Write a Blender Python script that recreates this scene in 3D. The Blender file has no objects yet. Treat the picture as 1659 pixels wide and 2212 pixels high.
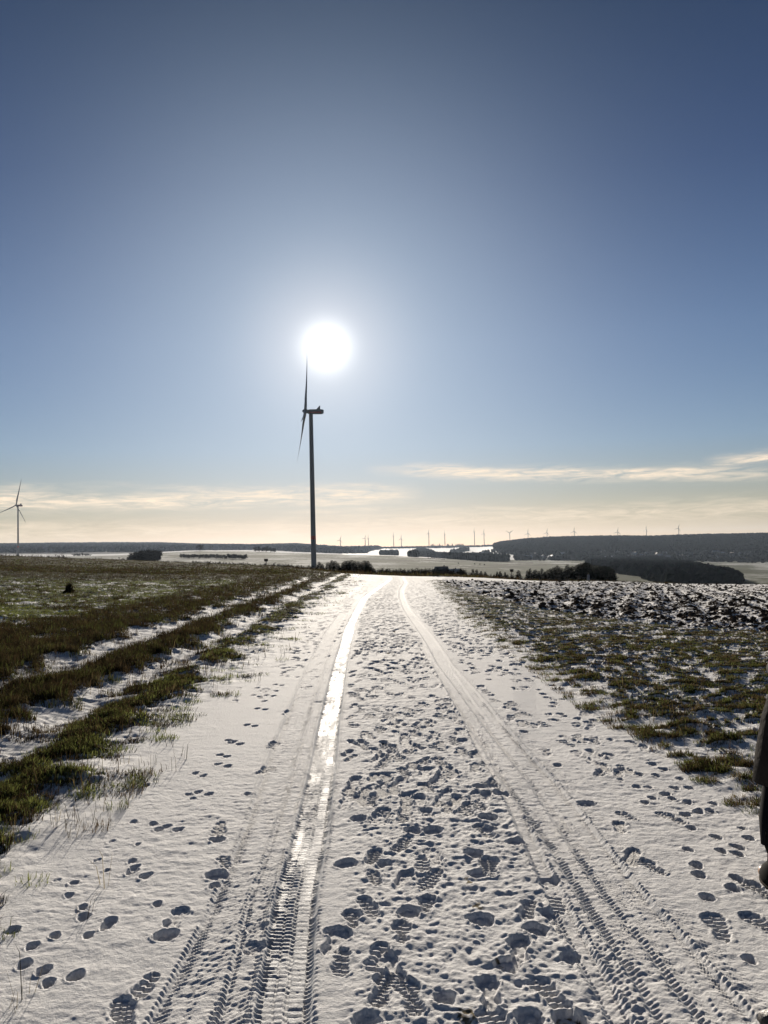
import bpy, math, random
import numpy as np
from mathutils import Vector, Matrix
rng = np.random.default_rng(7); random.seed(7)
R = math.radians
sc = bpy.context.scene
COL = sc.collection

# ------------------------------------------------------------------ camera
PITCH, ROLL, FPX, CU, CV = math.atan(84/1790), R(1.35), 1790.0, 829.5, 1106.0   # pixel units of a 1659 x 2212 picture
CAMZ = 1.6
fwd = np.array([0, math.cos(PITCH), math.sin(PITCH)])
_u0 = np.array([0, -math.sin(PITCH), math.cos(PITCH)])
rgt = math.cos(ROLL)*np.array([1., 0, 0]) - math.sin(ROLL)*_u0
upv = math.cos(ROLL)*_u0 + math.sin(ROLL)*np.array([1., 0, 0])
cam = bpy.data.cameras.new("camera"); co = bpy.data.objects.new("camera", cam); COL.objects.link(co)
cam.sensor_fit = 'VERTICAL'; cam.sensor_height = 36; cam.lens = 36*FPX/2212
cam.clip_start = 0.05; cam.clip_end = 40000
m = Matrix([[rgt[0], upv[0], -fwd[0]], [rgt[1], upv[1], -fwd[1]], [rgt[2], upv[2], -fwd[2]]]).to_4x4()
m.translation = (0, 0, CAMZ); co.matrix_world = m
sc.camera = co

# ------------------------------------------------------------------ sky, sun, exposure
SUN_AZ, SUN_EL = R(-3.75), R(14.0)
sund = Vector((math.sin(SUN_AZ)*math.cos(SUN_EL), math.cos(SUN_AZ)*math.cos(SUN_EL), math.sin(SUN_EL)))
w = bpy.data.worlds.new("World"); sc.world = w; w.use_nodes = True
nt = w.node_tree; nt.nodes.clear()
def N(t, typ, **kw):
    n = t.nodes.new(typ)
    for k, v in kw.items(): setattr(n, k, v)
    return n
def setin(n, d):
    for k, v in d.items(): n.inputs[k].default_value = v
def mth(t, op, a, b=None, c=None, clamp=False):
    n = N(t, 'ShaderNodeMath', operation=op); n.use_clamp = clamp
    for i, x in enumerate((a, b, c)):
        if x is None: continue
        if isinstance(x, (int, float)): n.inputs[i].default_value = x
        else: t.links.new(x, n.inputs[i])
    return n.outputs[0]
def mixc(t, fac, a, b, mode='MIX'):
    n = N(t, 'ShaderNodeMix', data_type='RGBA', blend_type=mode)
    for i, x in ((0, fac), (6, a), (7, b)):
        if isinstance(x, (int, float)): n.inputs[i].default_value = x
        elif isinstance(x, tuple): n.inputs[i].default_value = (*x, 1)
        else: t.links.new(x, n.inputs[i])
    return n.outputs[2]
def ramp(t, fac, stops, interp='LINEAR'):
    n = N(t, 'ShaderNodeValToRGB'); cr = n.color_ramp; cr.interpolation = interp
    while len(cr.elements) < len(stops): cr.elements.new(0.5)
    for e, (p, c) in zip(cr.elements, stops):
        e.position = p; e.color = (*c, 1) if isinstance(c, tuple) else (c, c, c, 1)
    t.links.new(fac, n.inputs[0]); return n.outputs[0]
def noise(t, vec, scale, detail=4, rough=.55, dist=0):
    n = N(t, 'ShaderNodeTexNoise'); setin(n, {'Scale': scale, 'Detail': detail, 'Roughness': rough, 'Distortion': dist})
    if vec is not None: t.links.new(vec, n.inputs['Vector'])
    return n.outputs[0]
sky = N(nt, 'ShaderNodeTexSky', sky_type='NISHITA', sun_disc=False, sun_elevation=SUN_EL, sun_rotation=SUN_AZ,
        altitude=300, air_density=1.0, dust_density=0.2, ozone_density=2.0)
tc = N(nt, 'ShaderNodeTexCoord')
nv = N(nt, 'ShaderNodeVectorMath', operation='NORMALIZE'); nt.links.new(tc.outputs['Generated'], nv.inputs[0])
dp = N(nt, 'ShaderNodeVectorMath', operation='DOT_PRODUCT'); nt.links.new(nv.outputs[0], dp.inputs[0]); dp.inputs[1].default_value = sund
ang = mth(nt, 'MULTIPLY', mth(nt, 'ARCCOSINE', mth(nt, 'MINIMUM', dp.outputs['Value'], 1.0)), 57.2958)   # degrees off the sun
sx = N(nt, 'ShaderNodeSeparateXYZ'); nt.links.new(nv.outputs[0], sx.inputs[0])
el = mth(nt, 'MULTIPLY', mth(nt, 'ARCSINE', sx.outputs['Z']), 57.2958)
az = mth(nt, 'MULTIPLY', mth(nt, 'ARCTAN2', sx.outputs['X'], sx.outputs['Y']), 57.2958)
SKY_S = 0.076
# the thinner winter air of the picture: tint by height over the horizon, and less of the texture's own glow round the sun
_st = [(0, (.60, .50, .47)), (2, (.435, .365, .33)), (7, (.42, .45, .55)), (14, (.385, .42, .53)), (24, (.225, .265, .38)), (34, (.155, .20, .275)), (50, (.14, .15, .18)), (90, (.11, .12, .15))]
tin = ramp(nt, mth(nt, 'DIVIDE', el, 90.0, clamp=True), [(e_/90, c_) for e_, c_ in _st])
damp = mth(nt, 'SUBTRACT', 1.0, mth(nt, 'MULTIPLY', mth(nt, 'EXPONENT', mth(nt, 'MULTIPLY', mth(nt, 'POWER', mth(nt, 'DIVIDE', ang, 16.0), 2.0), -1.0)), .58))
base0 = mixc(nt, 1.0, sky.outputs[0], tin, 'MULTIPLY')
# aureole of the sun
gauss = lambda s_, p_, k_: mth(nt, 'MULTIPLY', mth(nt, 'EXPONENT', mth(nt, 'MULTIPLY', mth(nt, 'POWER', mth(nt, 'DIVIDE', ang, s_), p_), -1.0)), k_)
core = gauss(1.4, 2.0, 10.0); halo = gauss(4.6, 2.0, 3.5); wide = gauss(14.5, 2.0, 8.7)
def scol(v, c):
    n = N(nt, 'ShaderNodeVectorMath', operation='SCALE'); n.inputs[0].default_value = c; nt.links.new(v, n.inputs['Scale']); return n.outputs[0]
def addv(a, b):
    n = N(nt, 'ShaderNodeVectorMath', operation='ADD'); nt.links.new(a, n.inputs[0]); nt.links.new(b, n.inputs[1]); return n.outputs[0]
bs = N(nt, 'ShaderNodeVectorMath', operation='SCALE'); nt.links.new(base0, bs.inputs[0]); nt.links.new(damp, bs.inputs['Scale'])
c1 = addv(bs.outputs[0], addv(scol(core, (1, .97, .90)), addv(scol(halo, (.873, .725, .571)), scol(wide, (.333, .408, .485)))))
# thin streaks of cirrus low over the horizon, laid out by azimuth and elevation
def band(a0, a1, e0, e1, thick, soft, ns, amp):
    k = mth(nt, 'DIVIDE', mth(nt, 'SUBTRACT', az, a0), a1-a0)
    mid = mth(nt, 'ADD', e0, mth(nt, 'MULTIPLY', k, e1-e0))
    cmb = N(nt, 'ShaderNodeCombineXYZ'); nt.links.new(mth(nt, 'MULTIPLY', az, .10), cmb.inputs[0]); nt.links.new(mth(nt, 'MULTIPLY', el, .95), cmb.inputs[1]); cmb.inputs[2].default_value = ns
    n1 = noise(nt, cmb.outputs[0], 1.5, 8, .62, .5)
    off = mth(nt, 'SUBTRACT', mth(nt, 'ADD', el, mth(nt, 'MULTIPLY', mth(nt, 'SUBTRACT', n1, .5), thick*2.4)), mid)
    g = mth(nt, 'EXPONENT', mth(nt, 'MULTIPLY', mth(nt, 'POWER', mth(nt, 'ABSOLUTE', mth(nt, 'DIVIDE', off, thick)), 2.0), -1.0))
    edge = mth(nt, 'MULTIPLY', mth(nt, 'DIVIDE', mth(nt, 'SUBTRACT', az, a0), soft, clamp=True), mth(nt, 'DIVIDE', mth(nt, 'SUBTRACT', a1, az), soft, clamp=True))
    cmb2 = N(nt, 'ShaderNodeCombineXYZ'); nt.links.new(mth(nt, 'MULTIPLY', az, .35), cmb2.inputs[0]); nt.links.new(mth(nt, 'MULTIPLY', el, 2.6), cmb2.inputs[1]); cmb2.inputs[2].default_value = ns+3
    n2 = noise(nt, cmb2.outputs[0], 1.0, 9, .65, .8)
    tex = mth(nt, 'MULTIPLY', mth(nt, 'SUBTRACT', n2, .33), 3.0, clamp=True)
    return mth(nt, 'MULTIPLY', mth(nt, 'MULTIPLY', mth(nt, 'MULTIPLY', g, edge), tex), amp)
bands = [(-1.5, 27, 5.6, 4.2, .40, 6, 1.3, 1.0), (-30, 3, 3.6, 4.0, .60, 4, 5.1, .95), (-30, 30, 1.6, 2.2, .6, 5, 9.4, .5), (21, 40, 5.2, 5.6, .32, 2.5, 14.2, 1.0),
         (-8, 14, 2.9, 2.6, .22, 4, 21.0, .35), (-15, -1, 4.4, 4.3, .2, 4, 27.0, .3)]
cl = None
for b_ in bands:
    x = band(*b_); cl = x if cl is None else mth(nt, 'MAXIMUM', cl, x)
c2 = mixc(nt, cl, c1, (11.0, 8.8, 6.4))
bg = N(nt, 'ShaderNodeBackground'); nt.links.new(c2, bg.inputs[0]); bg.inputs[1].default_value = SKY_S
wo = N(nt, 'ShaderNodeOutputWorld'); nt.links.new(bg.outputs[0], wo.inputs[0])
sl = bpy.data.lights.new("sun", 'SUN'); so = bpy.data.objects.new("sun", sl); COL.objects.link(so)
sl.energy = 5.0; sl.angle = R(0.5); sl.color = (1, .90, .765)
so.rotation_euler = sund.to_track_quat('Z', 'Y').to_euler(); so.location = (0, 0, 60)
sc.view_settings.view_transform = 'Standard'; sc.view_settings.look = 'None'
sc.view_settings.exposure = 0.47; sc.view_settings.gamma = 1
sc.cycles.use_denoising = True
sc.cycles.max_bounces = 6; sc.cycles.diffuse_bounces = 3; sc.cycles.glossy_bounces = 2; sc.cycles.transmission_bounces = 3; sc.cycles.volume_bounces = 0
sc.cycles.caustics_reflective = False; sc.cycles.caustics_refractive = False

# ------------------------------------------------------------------ helpers
def ray(u, v):
    u = np.asarray(u, float); v = np.asarray(v, float)
    return fwd[None]*FPX + rgt[None]*(u.reshape(-1, 1)-CU) - upv[None]*(v.reshape(-1, 1)-CV)
def azel(u, v):
    d = ray(u, v); return np.arctan2(d[:, 0], d[:, 1]), d[:, 2]/np.hypot(d[:, 0], d[:, 1])
def proj(x, y, z):
    z = z-CAMZ
    f = x*fwd[0]+y*fwd[1]+z*fwd[2]; f = np.where(f > .01, f, .01)
    return CU+FPX*(x*rgt[0]+y*rgt[1]+z*rgt[2])/f, CV-FPX*(x*upv[0]+y*upv[1]+z*upv[2])/f
def hsh(ix, iy, s):
    h = (ix.astype(np.int64)*374761393+iy.astype(np.int64)*668265263+s*982451653) & 0xffffffff
    h = ((h ^ (h >> 13))*1274126177) & 0xffffffff
    return ((h ^ (h >> 16)) & 0xffffff).astype(np.float32)/16777215.
def vn(x, y, s=0):
    ix = np.floor(x); iy = np.floor(y); fx = (x-ix).astype(np.float32); fy = (y-iy).astype(np.float32)
    fx = fx*fx*(3-2*fx); fy = fy*fy*(3-2*fy)
    a = hsh(ix, iy, s); b = hsh(ix+1, iy, s); c = hsh(ix, iy+1, s); d = hsh(ix+1, iy+1, s)
    return (a+(b-a)*fx)*(1-fy)+(c+(d-c)*fx)*fy-.5
def fbm(x, y, s=0, o=3, g=.5):
    t = 0; a = 1; n = 0
    for i in range(o):
        t = t+a*vn(x*2**i+i*17.3, y*2**i-i*9.1, s+i); n += a; a *= g
    return t/n*2
def sstep(a, b, x):
    t = np.clip((x-a)/(b-a), 0, 1); return t*t*(3-2*t)
def mk_mesh(name, V, faces, smooth=True):
    """faces: (N,4) / (N,3) int array"""
    me = bpy.data.meshes.new(name); k = faces.shape[1]; n = len(faces)
    me.vertices.add(len(V)); me.vertices.foreach_set('co', np.ascontiguousarray(V, dtype=np.float32).ravel())
    me.loops.add(n*k); me.loops.foreach_set('vertex_index', np.ascontiguousarray(faces, dtype=np.int32).ravel())
    me.polygons.add(n); me.polygons.foreach_set('loop_start', np.arange(0, n*k, k, dtype=np.int32))
    try: me.polygons.foreach_set('loop_total', np.full(n, k, dtype=np.int32))
    except Exception: pass
    me.update(calc_edges=True)
    me.polygons.foreach_set('use_smooth', np.full(n, smooth)); me.validate()
    return me
def attr(me, nm, data, typ='FLOAT'):
    a = me.attributes.new(nm, typ, 'POINT')
    if typ == 'FLOAT': a.data.foreach_set('value', np.ascontiguousarray(data, dtype=np.float32))
    else:
        d = np.ones((len(data), 4), np.float32); d[:, :3] = data; a.data.foreach_set('color', d.ravel())
def obj(name, me, mat=None, parent=None, loc=None, label=None, cat=None, group=None, kind=None):
    o = bpy.data.objects.new(name, me); COL.objects.link(o)
    if mat is not None:
        for mm in (mat if isinstance(mat, (list, tuple)) else [mat]): me.materials.append(mm)
    if parent is not None: o.parent = parent
    if loc is not None: o.location = loc
    tag(o, label, cat, group, kind); return o
def tag(o, label=None, cat=None, group=None, kind=None):
    for k, v in (('label', label), ('category', cat), ('group', group), ('kind', kind)):
        if v: o[k] = v
def copy_tree(o, parent=None):
    c = o.copy(); COL.objects.link(c); c.parent = parent
    for ch in list(o.children): copy_tree(ch, c)
    return c

# ------------------------------------------------------------------ materials
def newmat(name):
    mt = bpy.data.materials.new(name); mt.use_nodes = True; t = mt.node_tree
    return mt, t, t.nodes['Principled BSDF']
def plain(name, c, rough=.7, var=.15, scale=8, metal=0, bump=0):
    mt, t, b = newmat(name); tcn = N(t, 'ShaderNodeTexCoord')
    n = noise(t, tcn.outputs['Object'], scale, 5)
    t.links.new(mixc(t, n, tuple(x*(1-var) for x in c), tuple(min(1, x*(1+var)) for x in c)), b.inputs['Base Color'])
    setin(b, {'Roughness': rough, 'Metallic': metal, 'Specular IOR Level': .5 if rough < .6 else .06})
    if bump:
        bn = N(t, 'ShaderNodeBump'); setin(bn, {'Strength': bump, 'Distance': .02}); t.links.new(n, bn.inputs['Height']); t.links.new(bn.outputs[0], b.inputs['Normal'])
    return mt
def ground_mat(name, far=False):
    mt, t, b = newmat(name)
    geo = N(t, 'ShaderNodeNewGeometry'); pos = geo.outputs['Position']
    def at(nm): return N(t, 'ShaderNodeAttribute', attribute_name=nm)
    sn = at('snow').outputs['Fac']; ti = at('tint').outputs['Color']; ic = at('ice').outputs['Fac']
    if far:
        mp = N(t, 'ShaderNodeMapping'); t.links.new(pos, mp.inputs[0]); mp.inputs['Scale'].default_value = (1, .45, 1)
        n1 = noise(t, mp.outputs[0], .012, 10, .68); n2 = noise(t, mp.outputs[0], .25, 4, .6)
        k = mth(t, 'ADD', mth(t, 'MULTIPLY', mth(t, 'SUBTRACT', n1, .5), 1.1), mth(t, 'MULTIPLY', mth(t, 'SUBTRACT', n2, .5), .7))
        fac = mth(t, 'MULTIPLY', mth(t, 'ADD', mth(t, 'SUBTRACT', sn, .5), mth(t, 'ADD', k, .28)), 1.8, clamp=True)
    else:
        n1 = noise(t, pos, 22, 6, .65); n2 = noise(t, pos, 160, 3, .6)
        fac = mth(t, 'ADD', .5, mth(t, 'MULTIPLY', mth(t, 'ADD', mth(t, 'SUBTRACT', sn, .5), mth(t, 'MULTIPLY', mth(t, 'SUBTRACT', n1, .5), .55)), 4.5), clamp=True)
    soil = mixc(t, 1.0, ti, ramp(t, n1, [(.3, .55), (.7, 1.5)]), 'MULTIPLY')
    sncol = mixc(t, n1, (.79, .78, .77), (.88, .87, .86))
    sncol = mixc(t, ic, sncol, (.55, .56, .58))
    t.links.new(mixc(t, fac, soil, sncol), b.inputs['Base Color'])
    r = mth(t, 'SUBTRACT', mth(t, 'SUBTRACT', 1.0, mth(t, 'MULTIPLY', fac, .0 if far else .20)), mth(t, 'MULTIPLY', ic, .45 if far else .24))
    t.links.new(r, b.inputs['Roughness'])
    t.links.new(mth(t, 'ADD', .03, mth(t, 'MULTIPLY', fac, mth(t, 'ADD', .0 if far else .02, mth(t, 'MULTIPLY', ic, .40 if far else .16)))), b.inputs['Specular IOR Level'])
    if not far:
        bn = N(t, 'ShaderNodeBump'); setin(bn, {'Strength': .9, 'Distance': .010}); n3 = noise(t, pos, 48, 7, .7); t.links.new(mth(t, 'ADD', mth(t, 'MULTIPLY', n2, .25), n3), bn.inputs['Height']); t.links.new(bn.outputs[0], b.inputs['Normal'])
    return mt
M_GROUND = ground_mat('snowy_ground'); M_FAR = ground_mat('far_ground', True)
def leafmat(name, transl=.35):
    mt = bpy.data.materials.new(name); mt.use_nodes = True; t = mt.node_tree; t.nodes.clear()
    a = N(t, 'ShaderNodeAttribute', attribute_name='tint'); d = N(t, 'ShaderNodeBsdfDiffuse'); tr = N(t, 'ShaderNodeBsdfTranslucent')
    t.links.new(a.outputs['Color'], d.inputs[0]); t.links.new(a.outputs['Color'], tr.inputs[0])
    mx = N(t, 'ShaderNodeMixShader'); mx.inputs[0].default_value = transl; t.links.new(d.outputs[0], mx.inputs[1]); t.links.new(tr.outputs[0], mx.inputs[2])
    o = N(t, 'ShaderNodeOutputMaterial'); t.links.new(mx.outputs[0], o.inputs[0]); return mt
M_BLADE = leafmat('grass_blade', .4); M_WOOD = leafmat('far_wood', .05)
M_BARK = plain('bark', (.045, .036, .028), .9, .4, 3, bump=.5)
M_NEEDLE = plain('spruce_needles', (.016, .026, .016), .8, .5, 3)
M_TWIG = plain('bare_twigs', (.020, .017, .015), .9, .4, 2)
M_BRUSH = plain('brown_brush', (.024, .020, .015), .9, .5, 2)
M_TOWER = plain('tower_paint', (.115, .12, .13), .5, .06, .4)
M_RED = plain('red_band_paint', (.30, .025, .02), .5, .1, 1)
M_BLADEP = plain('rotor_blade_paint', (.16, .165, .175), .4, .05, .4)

# ------------------------------------------------------------------ terrain
CR_U = [-400, 0, 126, 220, 548, 600, 685, 740, 768, 874, 966, 1006, 1042, 1085, 1140, 1206, 1266, 1330, 1469, 1659, 2100]
CR_V = [1199, 1201, 1207, 1210, 1215.5, 1222, 1226, 1233, 1239, 1244.5, 1246, 1247, 1248, 1250.6, 1254, 1256, 1256.5, 1257.5, 1262.5, 1264, 1268]
CR_V[4] = 1222; CR_V[3] = 1211; CR_V = [1199, 1201, 1206, 1208.5, 1222, 1224.5, 1233.5, 1239, 1240, 1244.5, 1246, 1247, 1248, 1250.6, 1254, 1256, 1256.5, 1257.5, 1262.5, 1264, 1268]
DC_U = [-400, 0, 400, 600, 700, 780, 960, 1050, 1150, 1659, 2100]
DC_D = [115, 115, 115, 95, 70, 54, 54, 70, 100, 100, 100]
cu = np.linspace(-400, 2100, 1200); cvv = np.interp(cu, CR_U, CR_V)
ker = np.hanning(31); ker /= ker.sum(); cvs = np.convolve(np.pad(cvv, 15, mode='edge'), ker, 'valid')
C_AZ, C_EL = azel(cu, cvs)
def Dc(a): return np.interp(np.interp(a, C_AZ, cu), DC_U, DC_D)
KU = [-400, 0, 125, 250, 350, 434, 540, 640, 735, 800, 850, 914, 980, 1032, 1083, 1140, 1180, 1300, 1411, 1526, 1659, 2100]
def row(*v): return (v[0],)+v+(v[-1],)
FAR = [
 (800, row(1206, 1209, 1209, 1210, 1211, 1213, 1216, 1219, 1221, 1222, 1224, 1226, 1228, 1230, 1231, 1232, 1234, 1236, 1238, 1241)),
 (1400, row(1204, 1203, 1200, 1195, 1190.5, 1191, 1194.5, 1197.5, 1199, 1200, 1204, 1208, 1213, 1215, 1217, 1218, 1219, 1220, 1222, 1225)),
 (2000, row(1202, 1201, 1200, 1197, 1196, 1196, 1199, 1202, 1202, 1202, 1205, 1207, 1208, 1209, 1209, 1209, 1209, 1208, 1210, 1212)),
 (3000, row(1192, 1191, 1190, 1189, 1189, 1189, 1190, 1192, 1196, 1197, 1198, 1198, 1196, 1181, 1176, 1172, 1169, 1168, 1165, 1163)),
 (3300, row(1189, 1188, 1187, 1187, 1187, 1187, 1188, 1190, 1193, 1194, 1195, 1194, 1192, 1176, 1169.5, 1166.5, 1163.5, 1164, 1160.5, 1158.5)),
 (4600, row(1181, 1181, 1180.5, 1180, 1181, 1182, 1180, 1186, 1184.5, 1184, 1183, 1182, 1181, 1180, 1178, 1176, 1173, 1172, 1169, 1167)),
 (6300, row(1179.5, 1177, 1176, 1176, 1179.5, 1181.5, 1178, 1187, 1188, 1188, 1187, 1186, 1186, 1184, 1182, 1180, 1178, 1177, 1175, 1172)),
 (12500, row(1192, 1190, 1188, 1187, 1188, 1189, 1188, 1189, 1189, 1189, 1188, 1187, 1186, 1185, 1184, 1183, 1182, 1181, 1179, 1177)),
]
GAZ = np.linspace(-.75, .75, 1501)
def vcurve(us, vs):
    uu = np.linspace(-400, 2100, 1500); a, e = azel(uu, np.interp(uu, us, vs)); return np.interp(GAZ, a, e)
g_dc = Dc(GAZ); g_ec = np.interp(GAZ, C_AZ, C_EL)
px = 1/FPX
colsD = [g_dc, g_dc*1.12, g_dc*1.5, np.full_like(GAZ, 260), np.full_like(GAZ, 450)]
colsE = [g_ec, g_ec-1.2*px, g_ec-4*px, g_ec-12*px, g_ec-11*px]
for D, vs in FAR: colsD.append(np.full_like(GAZ, D)); colsE.append(vcurve(KU, vs))
colsD = np.array(colsD); colsE = np.array(colsE)
def base_h(x, y):
    x = np.asarray(x, float); y = np.asarray(y, float)
    a = np.clip(np.arctan2(x, np.maximum(y, 1e-3)), -.749, .749); D = np.hypot(x, y)
    gi = (a+.75)/.001; i = np.floor(gi).astype(int); i = np.clip(i, 0, 1499); f = gi-i
    dc = g_dc[i]*(1-f)+g_dc[i+1]*f; ec = g_ec[i]*(1-f)+g_ec[i+1]*f
    zc = CAMZ+dc*ec; p = 1+1.6/np.maximum(np.abs(zc), 1.6)
    z = zc*(np.minimum(D, dc)/dc)**p
    far = D > dc
    for k in range(len(colsD)-1):
        d0 = colsD[k][i]; d1 = colsD[k+1][i]
        z0 = CAMZ+d0*(colsE[k][i]*(1-f)+colsE[k][i+1]*f); z1 = CAMZ+d1*(colsE[k+1][i]*(1-f)+colsE[k+1][i+1]*f)
        s_ = (D >= d0) & far if k == 0 else (D >= d0)
        t = np.clip((D-d0)/(d1-d0), 0, 1)
        z = np.where(s_, z0+(z1-z0)*t, z)
    return z
def hpt(u, D):
    """ground point at distance D under picture column u (first guess), returns x,y,z"""
    v = 1220.
    for _ in range(4):
        a, e = azel([u], [v]); x = D*math.sin(a[0]); y = D*math.cos(a[0]); z = float(base_h(x, y)); v = float(proj(x, y, z)[1])
    return x, y, z, v
def gp(u, v, zoff=0):
    d = ray([u], [v])[0]; z = 0.
    for _ in range(12):
        t = (z+zoff-CAMZ)/d[2]; x, y = d[0]*t, d[1]*t; z = float(base_h(x, y))
    return x, y
def height_for(u, vtop, D):
    x, y, z, vb = hpt(u, D)
    a, e = azel([u], [vtop]); return x, y, z, CAMZ+D*e[0]-z

# ---- near fan grid
sA = np.concatenate([np.linspace(-1.0, -.56, 60)[:-1], np.linspace(-.56, .56, 1000), np.linspace(.56, 1.0, 60)[1:]])
yA = [1.5]
while yA[-1] < 200: yA.append(yA[-1]*(1.0024 if yA[-1] < 12 else (1.0032 if yA[-1] < 60 else 1.008)))
yA = np.array(yA); nR, nC = len(yA), len(sA)
X = (yA[:, None]*sA[None]); Y = np.repeat(yA[:, None], nC, 1)
HB = base_h(X, Y)
Uc, Vc = proj(X, Y, HB)
Dg = np.hypot(X, Y); DCG = Dc(np.arctan2(X, Y))
def line_x(pts):
    P = np.array([gp(u, v) for u, v in pts]); o = np.argsort(P[:, 1]); P = P[o]
    xs = np.interp(yA, P[:, 1], P[:, 0]); k = np.hanning(61); k /= k.sum()
    return np.convolve(np.pad(xs, 30, mode='edge'), k, 'valid')
# road edges (x as a function of y)
redL = line_x([(795, 1258), (739, 1293), (704, 1318), (658, 1350), (608, 1420), (567, 1449), (496, 1497), (357, 1576), (281, 1707), (115, 1872), (0, 1988), (-150, 2170)])
redR = line_x([(920, 1252), (960, 1285), (1000, 1330), (1100, 1400), (1200, 1470), (1300, 1540), (1500, 1650), (1659, 1760), (2000, 2020)])
wob = fbm(Y/1.3, X*0, 5, 3)*.12+fbm(Y/.35, X*0+3, 6, 2)*.06
onroad = np.minimum(sstep(-.08, .22, X-redL[:, None]+wob), sstep(-.08, .25, redR[:, None]-X+wob*1.3))
# cross path at the end of the road
pu = [700, 762, 795, 850, 920, 1042, 1115, 1211, 1262, 1300]; pv = [1200, 1247, 1256, 1260, 1254, 1256, 1259.6, 1257.5, 1256.4, 1200]
cross = (Vc < np.interp(Uc, pu, pv)) & (Uc > 745) & (Uc < 1290) & (Dg <= DCG*1.01)
cross |= (Dg > DCG*1.01-.5) & (Dg < DCG*1.09) & (Uc > 752) & (Uc < 1400)
crossf = cross.astype(float)
road = np.maximum(onroad*(Dg < DCG*1.05), crossf)
# ploughed field
ex = [2.9, 3.1, 4.0, 5.3, 6.6, 7.7, 12, 40, 400]; ey = [60, 38, 27, 20.4, 17.9, 16.8, 15.2, 13, 13]
ye = np.interp(X, ex, ey)+fbm(X/.8, Y/.8, 31, 2)*.5
plough = ((Y > ye) & (X > 3.0) & (~cross) & (Dg < DCG*1.6) & (road < .3))
leftf = (X < 0) & (road < .5) & ~cross; verge = ~leftf & ~plough & (road < .5)
bank = (Dg > DCG*1.09)
# ---- heights and masks
H = np.zeros_like(X); snow = np.ones_like(X); ice = np.zeros_like(X); tint = np.zeros(X.shape+(3,)); tint[:] = (.05, .04, .025)
fadeD = lambda a, b: 1-sstep(a, b, Dg)
fine = fbm(X/.035, Y/.026, 1, 2)*.0026*fadeD(5, 14)+fbm(X/.11, Y/.075, 2, 3, .6)*.0042+fbm(X/.7, Y/.7, 3, 2)*.006
fine = fine*np.clip(1+1.1*fbm(X/1.3, Y/1.3, 4, 2), .35, 1.9); H += fine
# trampled strip
mid = (line_x([(843, 1251), (788, 1290), (758, 1346), (734, 1439), (710, 1565), (699, 1646), (672, 1795), (637, 1943), (607, 2211)]),
       line_x([(876, 1258), (867, 1274), (867, 1288), (876, 1311), (890, 1332), (904, 1350), (929, 1383), (959, 1433), (1000, 1482), (1040, 1532), (1080, 1582), (1125, 1636), (1169, 1686), (1214, 1747), (1271, 1828), (1352, 1941), (1433, 2030), (1493, 2111), (1575, 2212)]))
xT1, xT2 = mid[0][:, None], mid[1][:, None]
tr = sstep(xT1+.12, xT1+.35, X)*(1-sstep(xT2-.35, xT2-.12, X))*(Dg < DCG*1.02)
tr2 = sstep(redL[:, None]+.0, redL[:, None]+.5, X)*(1-sstep(redR[:, None]-.6, redR[:, None], X))
H += tr*((.35-np.abs(fbm(X/.16, Y/.12, 11, 4, .62)))*.015+fbm(X/.03, Y/.026, 12, 2)*.0060*fadeD(4, 12))
# stamps
yl = np.log(yA)
FX, FY = np.array([-.5, -.42, -.3, -.08, .1, .25, .42, .5]), np.array([0, .030, .038, .031, .043, .05, .036, 0])
def stamp(kind, x, y, ang, L=.29, depth=.024, tread=True):
    Rr = L*.75
    if y < 1.7: return
    i0, i1 = np.searchsorted(yA, (y-Rr, y+Rr)); j0, j1 = np.searchsorted(sA, ((x-Rr)/y, (x+Rr)/y))
    if i1-i0 < 2 or j1-j0 < 2: return
    dx = X[i0:i1, j0:j1]-x; dy = Y[i0:i1, j0:j1]-y
    a = (dx*math.sin(ang)+dy*math.cos(ang))/L; b = dx*math.cos(ang)-dy*math.sin(ang)
    jag = vn(dx/.018+x*7, dy/.018+y*5, 3)*.013+vn(dx/.07+x*3, dy/.07+y, 4)*.022
    if kind == 'shoe': d = np.interp(a, FX, FY, left=-.05, right=-.05)*(L/.29)-np.abs(b)+jag
    elif kind == 'heel': d = (.5-np.sqrt(a*a+(b/L*1.1)**2))*L+jag
    else: d = (.5-np.sqrt(a*a+(b/L*1.45)**2))*L+jag*.8+L*.035*np.cos(3*np.arctan2(b, a*L)+x*31)
    m = sstep(-.007, .007, d); rim = np.exp(-((d+.011)/.008)**2)*.0035*(1+2*vn(dx/.03, dy/.03, 6))
    fl = -depth
    if kind == 'shoe' and tread and y < 11 and (x*977+y*131) % 1 < .72:
        t = np.sin(a*L/(.022+.020*((x*37+y*91) % 1))*6.283+np.sign(b)*.9+x*9); t = np.clip(t*2, -1, 1)
        fl = -depth*.70-.0065*t+.0022*vn(dx/.015, dy/.03, 8)
    else: fl = fl+.010*vn(dx/.03+x, dy/.03, 9)+.005*vn(dx/.012, dy/.012+y, 10)+depth*.25*a
    h = H[i0:i1, j0:j1]; H[i0:i1, j0:j1] = h*(1-m)+(fl)*m+rim*(1-m)*.9
    if depth > .02:
        s_ = snow[i0:i1, j0:j1]; s_ -= m*.12*(random.random() < .3)
r2 = lambda L: [(493.7-493.7+x/3.024, 1591+y/3.024) for x, y in L]
r3 = lambda L: [(493.7+x*.29767, 1645.8+y*.29767) for x, y in L]
r4 = lambda L: [(987.5+x*.40476, 1645.8+y*.40476) for x, y in L]
rn = random.random
def many(kind, pts, **kw):
    for u, v in pts:
        x, y = gp(u, v); k = dict(kw); k['L'] = kw['L']*(.78+.4*rn()); k['depth'] = kw['depth']*(.8+.4*rn())
        stamp(kind, x, y, kw_ang(kind), **k)
def kw_ang(kind): return (rn()-.5)*.7+(math.pi if rn() < .4 else 0)
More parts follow.
